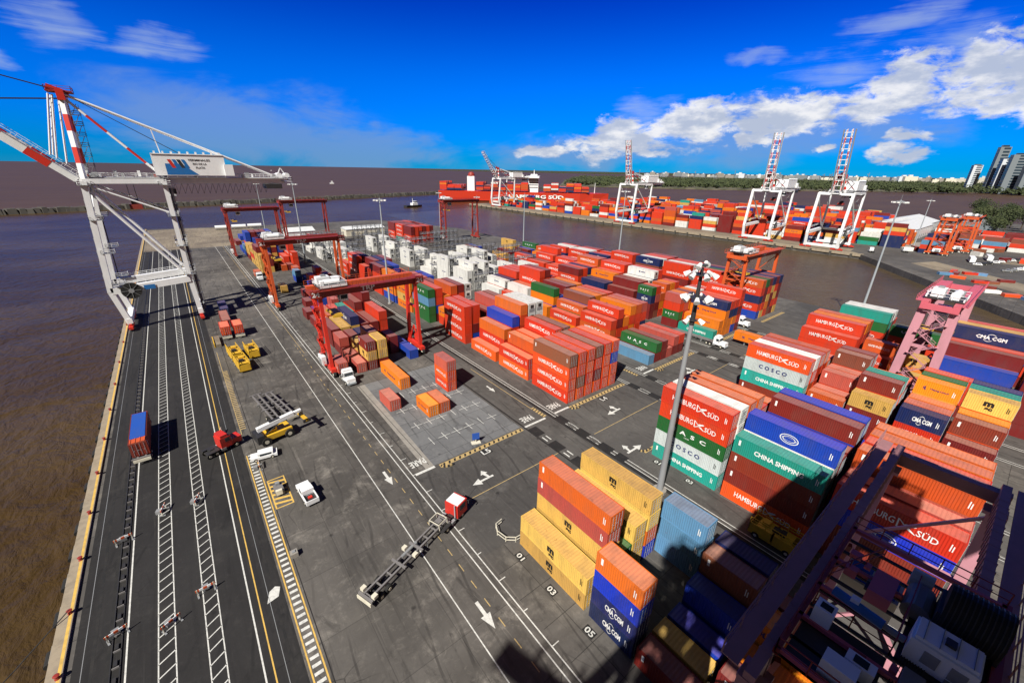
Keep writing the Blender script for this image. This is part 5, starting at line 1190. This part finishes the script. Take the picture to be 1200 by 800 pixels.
# crane rail cable trough with hoops
m = MB(); m.bb(-15.9, -15.8, -20, 320, 0.01, .12, 'steel_dark'); m.bb(-15.1, -15.0, -20, 320, 0.01, .12, 'steel_dark'); yy = 40
while yy < 200: m.bb(-15.7, -15.1, yy, yy+.12, .02, .22, 'grey_machine'); m.bb(-15.55, -15.25, yy+.2, yy+.9, .02, .3, 'steel_dark'); yy += 2.1
tag(m.build('cable_trough'), 'long grey cable trough with dark hoops beside the crane rail', 'cable trough')
def barrier(x, y, rz, label, two=True):
    root = empty('road_barrier', (x, y, 0), rz, label, 'barrier', 'barriers on the quay road')
    m = MB()
    for k in range(5): m.bb(-1.0+k*.4, -.6+k*.4, -.04, .04, .75, 1.05, 'crane_orange' if k % 2 == 0 else 'white_paint'); 
    m.build('striped_board', root)
    m = MB()
    for xx in (-.85, .85): m.bb(xx-.05, xx+.05, -.05, .05, .1, 1.1, 'cream_paint'); m.bb(xx-.1, xx+.1, -.4, .4, .01, .1, 'steel_grey')
    m.build('stand', root)
    m = MB(); m.bb(-.35, .35, .3, .95, .01, .55, 'steel_grey'); m.build('weight_block', root)
for i, (x_, y_, a_, l_) in enumerate(((-10.6, 48.2, .5, 'orange striped barrier on the left hatched strip, nearest camera'), (-15.4, 50.4, .3, 'orange striped barrier beside the cable trough'), (-11.2, 70.2, 1.3, 'barrier standing on the hatched strip near the quay container'),
        (-7.0, 69.6, 1.2, 'barrier and block on the right hatched strip'), (-7.2, 50.8, .1, 'pale block and board on the right hatched strip, nearest camera'), (-2.2, 88.5, 1.4, 'barrier beside the red truck cab'), (-15.6, 66.5, .2, 'barrier over the cable trough before the quay container'), (2.0, 73.0, 1.5, 'orange and white barrier between walkway and white car'))):
    barrier(x_, y_, a_, l_)
m = MB(); m.box((3.5, 64.5, .5), (1.3, 2.2, .8), 'grey_machine'); m.box((3.5, 65.3, 1.1), (.6, .6, .5), 'steel_grey'); m.box((3.4, 63.4, .8), (.9, .5, .8), 'cream_paint'); tag(m.build('pump_unit'), 'small grey machine standing on the yellow hatched square', 'machine')
m = MB(); m.box((2.6, 50.0, .35), (.9, .9, .7), 'concrete'); m.box((2.6, 50.0, .75), (.4, .4, .12), 'steel_grey'); tag(m.build('concrete_block'), 'lone concrete block at the edge of the apron', 'block')
m = MB(); m.bb(1.2, 2.5, 139, 147, .02, .9, 'quay_sand'); m.bb(.8, 1.0, 139, 146, .02, 1.2, 'yellow_paint'); tag(m.build('low_platform'), 'sandy low platform with yellow rail near the yellow machines', 'platform')
# blue sign on a white stand at the kerb of the empty slots
root = empty('sign_board', (36.3, 56.3, 0), RAD(-20), 'small blue sign on a white stand at the kerb of the empty slots', 'sign')
m = MB(); m.bb(-.7, .7, -.05, .05, .8, 2.2, 'blue_paint'); m.build('panel', root); m = MB(); m.bb(-.9, .9, -.5, .5, .01, .15, 'cream_paint'); m.bb(-.06, .06, 0, .12, .1, 2.0, 'cream_paint'); m.build('stand', root)
# white hoop guard at the yellow stack
m = MB(); pts = [(30.9, 33.3), (28.0, 33.5), (26.9, 34.4), (26.6, 36.0), (27.2, 37.2), (28.4, 37.4)]
for a, b_ in zip(pts[:-1], pts[1:]):
    for zz in (.35, .9): m.bar((*a, zz), (*b_, zz), .09, .09, 'cream_paint')
    m.bar((*a, 0), (*a, .9), .1, .1, 'cream_paint')
tag(m.build('guard_rail'), 'cream hoop guard rail at the far end of the front yellow stack', 'guard rail')
# kerb guards at stack corners
for i, (x_, y_, l_) in enumerate(((59.8, 35.6, 'pale kerb guard at the corner of the teal and green stack'), (60.2, 54.2, 'kerb guard at the corner of the big red stack'), (92.6, 54.0, 'kerb guard beside the light blue container'), (27.6, 54.3, 'kerb guard at the corner of the empty slots'))):
    m = MB()
    for k in range(7): a = pi+k*pi/12; b_ = pi+(k+1)*pi/12; m.bar((x_+1.6+1.6*cos(a), y_+1.6*sin(a)*.6, .15), (x_+1.6+1.6*cos(b_), y_+1.6*sin(b_)*.6, .15), .3, .3, 'wear_yellow' if k % 2 else 'steel_dark')
    tag(m.build('kerb_guard'), l_, 'kerb guard', 'hatched kerb guards at block corners')
# reefer racks among the white containers
def rack(x, y, L, tiers, label):
    root = empty('reefer_rack', (x, y, 0), 0, label, 'steel rack', 'dark steel racks between the white containers')
    m = MB()
    for k in range(tiers+1):
        z = k*2.9+.1; m.bb(0, L, 0, 1.3, z, z+.1, 'steel_grey')
        if k: rails(m, [(0, 0, z), (L, 0, z)], 'steel_grey', 1.1, .05, 1.8); rails(m, [(0, 1.3, z), (L, 1.3, z)], 'steel_grey', 1.1, .05, 1.8)
    m.build('walkway', root)
    m = MB(); n = int(L/2.88)
    for i in range(n+1):
        for yy in (0, 1.3): m.bar((i*L/n, yy, 0), (i*L/n, yy, tiers*2.9+1.2), .16, .16, 'steel_dark')
    for k in range(tiers): m.bar((0, 0, k*2.9), (L*.2, 0, k*2.9+2.9), .1, .1, 'steel_dark'); m.bar((L, 0, k*2.9), (L*.8, 0, k*2.9+2.9), .1, .1, 'steel_dark')
    m.build('post', root)
    m = MB()
    for i in range(n):
        for k in range(tiers): m.bb(i*L/n+.8, i*L/n+1.5, .3, .6, k*2.9+1.2, k*2.9+2.0, 'steel_grey')
    m.build('socket_box', root)
k = 0
for bx, yl in ((92.6, (162.2, 178.5, 196.5, 220.5, 246.5, 272, 290)), (60.2, (220.5, 241, 265, 291)), (125.3, (157, 174, 198, 224, 240, 256)), (92.6, (140.5,))):
    for yy in yl:
        rack(bx, yy, 18.6, 3 if k % 3 else 4, f'dark steel rack, {ORD[k % 6]} of its line among the white {["near","middle","far"][min(2,k//6)]} containers'); k += 1
# green and dark kit on the rail lane between stacks
frame_box(57.5, 11.0, 0, 6.2, 'olive yellow machine in the lane beside the blue emblem containers', 'yellow_paint')

# ------------------------------------------------------------------ SHIP AND TUG
def hull(mb, prof, zb, zt, m, flare=1.12):
    lo = [(a*1.0, b_/flare) for a, b_ in prof]; n = len(prof)
    vs = [(a, b_, zb) for a, b_ in lo]+[(a, b_, zt) for a, b_ in prof]
    mb.add(vs, [(i, (i+1) % n, n+(i+1) % n, n+i) for i in range(n)]+[tuple(range(n-1, -1, -1)), tuple(range(n, 2*n))], m)
SA, SB = Vector((392, 706, 0)), Vector((598, 505, 0)); sd_ = (SB-SA).normalized(); SL = (SB-SA).length
root = empty('container_ship', (SA.x, SA.y, WZ), math.atan2(sd_.y, sd_.x), 'large red container ship loaded with red containers at the far water', 'ship')
B2 = 22
prof = [(0, -B2), (SL*.86, -B2), (SL*.94, -B2*.72), (SL+10, 0), (SL*.94, B2*.72), (SL*.86, B2), (0, B2)]
m = MB(); hull(m, prof, 2.0, 17, 'hull_red'); hull(m, [(a, b_*.98) for a, b_ in prof], -2, 2.0, 'brown_hull', 1.15); hu = m.build('hull', root)
m = MB(); put_text(m, 'HAMBURG SÜD', (SL*.60, -B2*1.005, 10.5), (1, 0, 0), (0, 0, 1), 95, 7, 'white_letter', bold=.03); put_text(m, 'CAP SAN', (-.2, 0, 11), (0, -1, 0), (0, 0, 1), 24, 3.0, 'white_letter', bold=.02); m.build('lettering', hu)
R_ = random.Random(9); m = MB()
for i in range(int(SL/13.0)):
    x0 = 3+i*13.0
    if abs(x0+6-SL*.19) < 12 or abs(x0+6-SL*.58) < 14 or x0 > SL*.9: continue
    base = R_.choice([3, 4, 5, 5])
    for j in range(16):
        n = max(1, base+R_.choice([-1, 0, 0, 0]))
        for k in range(n):
            if 1 < j < 15 and k < n-2: continue
            m.bb(x0, x0+12.2, -B2+.6+j*2.7, -B2+3.05+j*2.7, 19+k*2.65, 21.6+k*2.65, 'box_'+R_.choice('HHHHHHOORNEW'))
tag(m.build('deck_cargo', root), kind='stuff')
m = MB(); m.bb(SL*.55, SL*.61, -B2*.62, B2*.62, 17, 40, 'white_paint'); m.bb(SL*.545, SL*.615, -B2*1.0, B2*1.0, 40, 43.2, 'white_paint'); m.bb(SL*.56, SL*.6, -5, 5, 43.2, 46, 'white_paint'); m.tube((SL*.58, 0, 46), (SL*.58, 0, 53), .8, 'white_paint', 8, .4)
for zz in (0,): m.prism([(SL*.55, -B2*.62), (SL*.61, -B2*.62), (SL*.61, B2*.62), (SL*.55, B2*.62)], 30, 31, 'white_paint') if False else None
br = m.build('bridge', root); m = MB()
for zz in (24, 28, 32, 36, 41.2): m.bb(SL*.542, SL*.55 if zz < 40 else SL*.546, -B2*.55, B2*.55, zz, zz+1.3, 'cab_glass'); m.bb(SL*.552, SL*.608, -B2*.62-.1, -B2*.62, zz, zz+1.3, 'cab_glass') if zz < 40 else None
m.build('window', br)
m = MB(); m.bb(SL*.17, SL*.215, -6, 6, 17, 41, 'white_paint'); fu = m.build('funnel', root); m = MB(); m.lathe((SL*.1925, 0, 41), [(6.6, 0), (6, 3), (4, 6), (1.5, 7)], 'crane_maroon', 14); m.build('funnel_top', fu)
m = MB(); m.tube((SL*.95, 0, 17), (SL*.95, 0, 34), .7, 'white_paint', 8, .3); m.tube((SL*.95, -3, 29), (SL*.95, 3, 29), .3, 'white_paint', 6); m.build('foremast', root)
root = empty('tug_boat', (278, 586, WZ), RAD(10), 'small dark tug boat with white cabin near the ship stern', 'tug')
m = MB(); hull(m, [(-14, -4.5), (9, -4.5), (15, 0), (9, 4.5), (-14, 4.5)], -.5, 2.6, 'steel_dark', 1.2); m.build('hull', root)
m = MB(); m.bb(-3, 6, -3, 3, 2.6, 5.6, 'white_paint'); m.bb(0, 5, -2.4, 2.4, 5.6, 8.2, 'white_paint'); cb = m.build('cabin', root); m = MB(); m.bb(-.1, 5.1, -2.45, 2.45, 6.4, 7.6, 'cab_glass'); m.build('window', cb); m = MB(); m.tube((-1, 0, 5), (-1, 0, 12), .3, 'white_paint', 6); m.build('funnel', root)
# small sails on the horizon
for i, (x_, y_, l_) in enumerate(((900, 5200, 'tiny white boat on the horizon above the far gantry cranes'), (430, 1500, 'tiny channel marker left of the red ship'))):
    m = MB(); m.bb(x_-6, x_+6, y_-2, y_+2, WZ, WZ+4, 'white_paint'); m.prism([(x_-3, y_-1.5), (x_+3, y_-1.5), (x_+2, y_+1.5), (x_-2, y_+1.5)], WZ+4, WZ+9, 'white_paint'); tag(m.build('small_boat'), l_, 'boat')

# ------------------------------------------------------------------ PIER END
for k in range(3):
    o = empty('white_tank', (29+k*11.5, 418+k*.5, 0), RAD(88), f'white horizontal tank at the end of the pier, {ORD[k]} from the left', 'tank', 'white tanks at the pier end')
    m = MB(); m.tube((0, -5, 1.9), (0, 5, 1.9), 1.5, 'white_paint', 14); m.build('shell', o); m = MB(); m.bb(-1.2, 1.2, -3.6, -3.0, 0, .9, 'concrete'); m.bb(-1.2, 1.2, 3, 3.6, 0, .9, 'concrete'); m.build('cradle', o)
def shed(x0, x1, y0, y1, h, wall, roof, label, name='storage_shed'):
    root = empty(name, ((x0+x1)/2, (y0+y1)/2, 0), 0, label, 'building'); a, b_ = (x1-x0)/2, (y1-y0)/2
    m = MB(); m.bb(-a, a, -b_, b_, 0, h, wall); wl = m.build('wall', root)
    m = MB(); rz_ = h+min(a, b_)*.3
    if a > b_: m.add([(-a-.4, -b_-.4, h), (a+.4, -b_-.4, h), (a+.4, b_+.4, h), (-a-.4, b_+.4, h), (-a-.4, 0, rz_), (a+.4, 0, rz_)], [(0, 1, 5, 4), (2, 3, 4, 5), (0, 4, 3), (1, 2, 5), (0, 3, 2, 1)], roof)
    else: m.add([(-a-.4, -b_-.4, h), (a+.4, -b_-.4, h), (a+.4, b_+.4, h), (-a-.4, b_+.4, h), (0, -b_-.4, rz_), (0, b_+.4, rz_)], [(0, 4, 5, 3), (1, 2, 5, 4), (0, 1, 4), (2, 3, 5), (0, 3, 2, 1)], roof)
    m.build('roof', root); m = MB(); n = max(1, int(a/4))
    for i in range(n): x = -a+(i+.5)*2*a/n; m.bb(x-1.2, x+1.2, -b_-.06, -b_, .1, min(3.2, h*.7), 'steel_grey')
    m.build('door', wl)
shed(60, 78, 330, 345, 6, 'white_paint', 'roof_white', 'white low building right of the far gantry crane'); shed(100, 130, 330, 342, 5, 'cream_paint', 'roof_white', 'low cream shed at the back of the yard'); shed(140, 165, 322, 330, 4, 'cream_paint', 'quay_sand', 'sandy low shed behind the white containers')
# ------------------------------------------------------------------ BEYOND THE BASIN, RIGHT SIDE
shed(482, 552, 70, 96, 9, 'white_paint', 'roof_white', 'long white roofed shed behind the red stacks across the basin')
shed(560, 620, 75, 110, 8, 'white_paint', 'roof_white', 'white shed behind the parked orange gantry cranes'); shed(455, 520, -28, -12, 6, 'tower_grey', 'roof_white', 'long grey roofed building past the parked cars', ) 
shed(620, 700, 35, 60, 8, 'tower_grey', 'steel_grey', 'grey warehouse beside the dark trees')
sheet('access_road', [(372, 80), (520, 66), (560, 20), (330, 10), (262, -30), (240, -60), (190, -110), (240, -190), (420, -60), (640, 30), (470, 120), (372, 92)][:0] or [(372, 84), (450, 92), (700, 40), (700, -120), (260, -130), (215, -70), (300, 18)], .03, 'lane_asphalt')
def bus(x, y, rz, label, name='white_bus'):
    root = empty(name, (x, y, 0), rz, label, 'bus', 'buses parked past the basin'); m = MB(); m.bb(-1.25, 1.25, -6, 6, .5, 3.2, 'white_paint'); bd = m.build('body', root); m = MB(); m.bb(-1.28, 1.28, -5.6, 5.6, 1.5, 2.5, 'cab_glass'); m.build('window', bd)
    for xx in (-1.1, 1.1):
        for yy in (-3.8, 3.8): wheel(root, (xx, yy, .5), .5, .3)
bus(392, 26, RAD(100), 'white bus parked past the basin, left of two'); bus(410, 20, RAD(100), 'white bus parked past the basin, right of two')
mb = MB()
mb.quad([(268, -28, .035), (352, 48, .035), (372, 40, .035), (330, 0, .035), (290, -50, .035)], 'quay_sand'); mb.quad([(400, 14, .036), (470, 2, .036), (520, -24, .036), (470, -20, .036), (404, 2, .036)], 'quay_sand')
mb.quad([(420, 70, .037), (470, 66, .037), (560, 34, .037), (540, 30, .037), (430, 60, .037)], 'concrete'); mb.build('verge_patches', kind='structure')
R_ = random.Random(4); cols = ['white_paint', 'red_paint', 'white_paint', 'crane_maroon', 'steel_grey', 'steel_dark']
for i in range(44):
    row = i//15; x_ = 355+(i % 15)*6.5+row*12; y_ = -4+row*13-(i % 15)*1.9
    col = R_.choice(cols); nm = {'white_paint': 'white', 'red_paint': 'red', 'crane_maroon': 'dark red', 'steel_grey': 'grey', 'steel_dark': 'black'}[col]
    car(x_, y_, RAD(15), col, f'{nm} car parked past the basin, {["front", "middle", "back"][row]} row, position {["one","two","three","four","five","six","seven","eight","nine","ten","eleven","twelve","thirteen","fourteen","fifteen"][i%15]} from left', z=.03)
# flats and low boxes on the basin head
for i in range(26):
    x_ = R_.uniform(262, 352); f_ = (x_-262)/90; y_ = -2+f_*62-R_.uniform(8, 38); c = R_.choice('RRHHAKW')
    b = dict(x=x_, y=y_, L=L2, z=0.03, h=2.6 if i % 2 else 1.2, c=c, rz=R_.choice([0, .6, .6, 1.57])); 
    o = link('freight_crate', body_mesh(L2, 1.3, c, 1), None, (x_, y_, .03)); o.rotation_euler = (0, 0, b['rz']); tag(o, f'{CNAME[c]} low steel crate at the head of the basin' + (', lying askew' if b['rz'] else ''), 'crate', 'low crates at the basin head')
tractor(400, 60, RAD(-60), 'white truck driving beside the red stacks past the basin', 'white_paint', 'long'); tractor(378, 74, RAD(-60), 'white truck at the corner of the opposite quay', 'white_paint', 'long')
for i in range(30):
    x_ = R_.uniform(400, 520); y_ = R_.uniform(0, 70)-(x_-400)*.15; 
    if 402 < x_ < 455 and 28 < y_ < 52: continue
    c = R_.choice('WWRHAKWH'); o = link('shipping_container', body_mesh(L2, 2.6, c, 1), None, (x_, y_, .03)); o.rotation_euler = (0, 0, R_.uniform(0, 3)); tag(o, f'small {CNAME[c]} container standing loose on the ground past the basin', 'container', 'loose small containers past the basin')
# ------------------------------------------------------------------ TREES
def leaf_cloud(mb, c, rx, ry, rz_, n, size, R2):
    vs, fs = [], []
    for _ in range(n):
        u = R2.gauss(0, 1), R2.gauss(0, 1), R2.gauss(0, 1); l = math.sqrt(sum(a*a for a in u)) or 1; k = R2.random()**.4
        q = Vector((c[0]+rx*u[0]/l*k, c[1]+ry*u[1]/l*k, c[2]+rz_*u[2]/l*k)); s_ = size*R2.uniform(.6, 1.4)
        a = Vector((R2.gauss(0, 1), R2.gauss(0, 1), R2.gauss(0, .6))).normalized(); b_ = a.orthogonal().normalized(); o = len(vs)
        vs += [q-a*s_, q+b_*s_*.6, q+a*s_, q-b_*s_*.6]; fs.append((o, o+1, o+2, o+3))
    mb.add(vs, fs, 'foliage')
R_ = random.Random(8)
def tree(x, y, h, label, z=-.3):
    root = empty('tree', (x, y, z), 0, label, 'tree', 'trees at the right edge past the basin')
    m = MB(); m.tube((0, 0, 0), (R_.uniform(-1, 1), R_.uniform(-1, 1), h*.6), .5, 'trunk_bark', 7, .2)
    for k in range(3): a = R_.uniform(0, 6.28); m.tube((0, 0, h*.4), (h*.2*cos(a), h*.2*sin(a), h*.68), .2, 'trunk_bark', 5, .08)
    m.build('trunk', root); m = MB()
    for k in range(6): a = R_.uniform(0, 6.28); d = R_.uniform(0, h*.25); leaf_cloud(m, (d*cos(a), d*sin(a), h*R_.uniform(.5, .85)), h*.24, h*.24, h*.19, 110, .75, R_)
    m.build('crown', root)
k = 0
for i in range(44):
    x_ = 560+(i % 11)*26+R_.uniform(-8, 8); y_ = 24-(i//11)*26+(i % 11)*4.5+R_.uniform(-8, 8)
    tree(x_, y_, R_.uniform(20, 30), f'dark leafy tree in the grove past the basin, {["front","second","third","back"][i//11]} row, {NTH[i%11]} from the left')
def forest(name, quadpts, n, hmin, hmax, leaves, size, label):
    m = MB(); R2 = random.Random(2); A_, B_, C_, D_ = [Vector((*q, 0)) for q in quadpts]
    for i in range(n):
        u, v = R2.random(), R2.random(); q = A_*(1-u)*(1-v)+B_*u*(1-v)+C_*u*v+D_*(1-u)*v; h = R2.uniform(hmin, hmax)
        leaf_cloud(m, (q.x, q.y, -1+h*.55), h*.8, h*.8, h*.5, leaves, size, R2)
    o = m.build(name); tag(o, label, 'forest', kind='stuff')
forest('shore_forest', [(1180, 1190), (3300, -900), (5200, -400), (2300, 2150)], 2600, 12, 30, 34, 4.6, 'dark green belt of trees along the far shore')
forest('shore_scrub', [(1200, 1150), (2450, 330), (2700, 600), (1900, 1700)], 500, 5, 10, 26, 2.6, 'low green scrub along the waterline of the far shore')
# ------------------------------------------------------------------ FAR CITY
def tower(az_px, top_px, base_px, wpx, dist, label, lean=0, m1='tower_white', m2='tower_glass', depth=.8, crown=None):
    v = fw*485+rt2*(az_px-600)-up2*(208-400); v.z = 0; v.normalize(); q = v*dist
    hh = (base_px-top_px)/485*dist*.92/1.55; wd = wpx/485*dist*.62/1.2
    root = empty('tower_block', (q.x, q.y, -1), -math.atan2(v.x, v.y)+.35, label, 'skyscraper', 'tower blocks at the right edge')
    m = MB(); m.bb(-wd/2, wd/2, -wd*depth/2, wd*depth/2, 0, hh, m1); m.bb(-wd*.3, wd*.3, -wd*depth*.3, wd*depth*.3, hh, hh*1.04, m2); b_ = m.build('facade', root)
    g = MB(); n = 14
    for k in range(n): z0 = hh*(k+.25)/n; z1 = hh*(k+.8)/n; g.bb(-wd/2-.3, wd/2+.3, -wd*depth/2*.82, wd*depth/2*.82, z0, z1, m2); g.bb(-wd*.18, wd*.42, -wd*depth/2-.3, wd*depth/2+.3, z0, z1, m2)
    g.build('window_band', b_)
tower(1140, 183, 214, 10, 2600, 'pale slim tower standing alone left of the tower group')
tower(1163, 166, 218, 11, 2500, 'tall dark topped tower, leftmost of the close group', m1='tower_grey'); tower(1172, 180, 219, 12, 2450, 'white tower in the middle of the close group')
tower(1187, 177, 221, 20, 2400, 'broad grey tower at the right edge of the group', m1='tower_grey', depth=.5); tower(1204, 190, 222, 14, 2350, 'dark tower cut by the right edge of the picture', m1='tower_grey')
R_ = random.Random(12)
for i in range(60):
    azd = 55+i*.58+R_.uniform(-.2, .2); d = R_.uniform(5200, 7500); x_, y_ = d*sin(RAD(azd)), d*cos(RAD(azd)); wd = R_.uniform(30, 110); hh = R_.uniform(22, 55)
    m = MB(); c = R_.choice(['tower_white', 'concrete', 'cream_paint', 'steel_grey', 'tower_grey'])
    m.bb(-wd/2, wd/2, -20, 20, 0, hh, c); m.bb(-wd*.2, wd*.1, -12, 12, hh, hh*1.25, 'roof_white'); o = m.build('city_building'); o.location = (x_, y_, 4); o.rotation_euler = (0, 0, -RAD(azd)+R_.uniform(-.5, .5))
    tag(o, 'small ' + {'tower_white': 'white', 'concrete': 'sandy', 'cream_paint': 'cream', 'steel_grey': 'grey', 'tower_grey': 'dark grey'}[c] + (' tall' if hh > 42 else ' low' if hh < 31 else '') + ' building in the distant city line, ' + ['behind the leftmost trees', 'behind the upright cranes', 'right of the upright cranes', 'left of the slim tower', 'near the tower blocks'][min(4, i//12)], 'building', 'distant city buildings')
for i in range(16):
    azd = 53+R_.uniform(0, 24); d = R_.uniform(3800, 5000); m = MB(); hh = R_.uniform(40, 95)
    m.tube((0, 0, 0), (0, 0, hh), 3.2, 'tower_grey', 6, 1.6); m.bar((0, 0, hh*.8), (R_.uniform(-30, 30), 10, hh*R_.uniform(.75, 1.1)), 3, 3, 'tower_grey'); o = m.build('port_chimney'); o.location = (d*sin(RAD(azd)), d*cos(RAD(azd)), 0)
    tag(o, 'thin grey port mast on the distant shore', 'mast', 'distant port masts')
# ------------------------------------------------------------------ CLOSE MACHINERY ON THE BOTTOM-RIGHT CRANE
def deck_item(name, label, cat, fn):
    m = MB(); fn(m); return tag(m.build(name), label, cat)
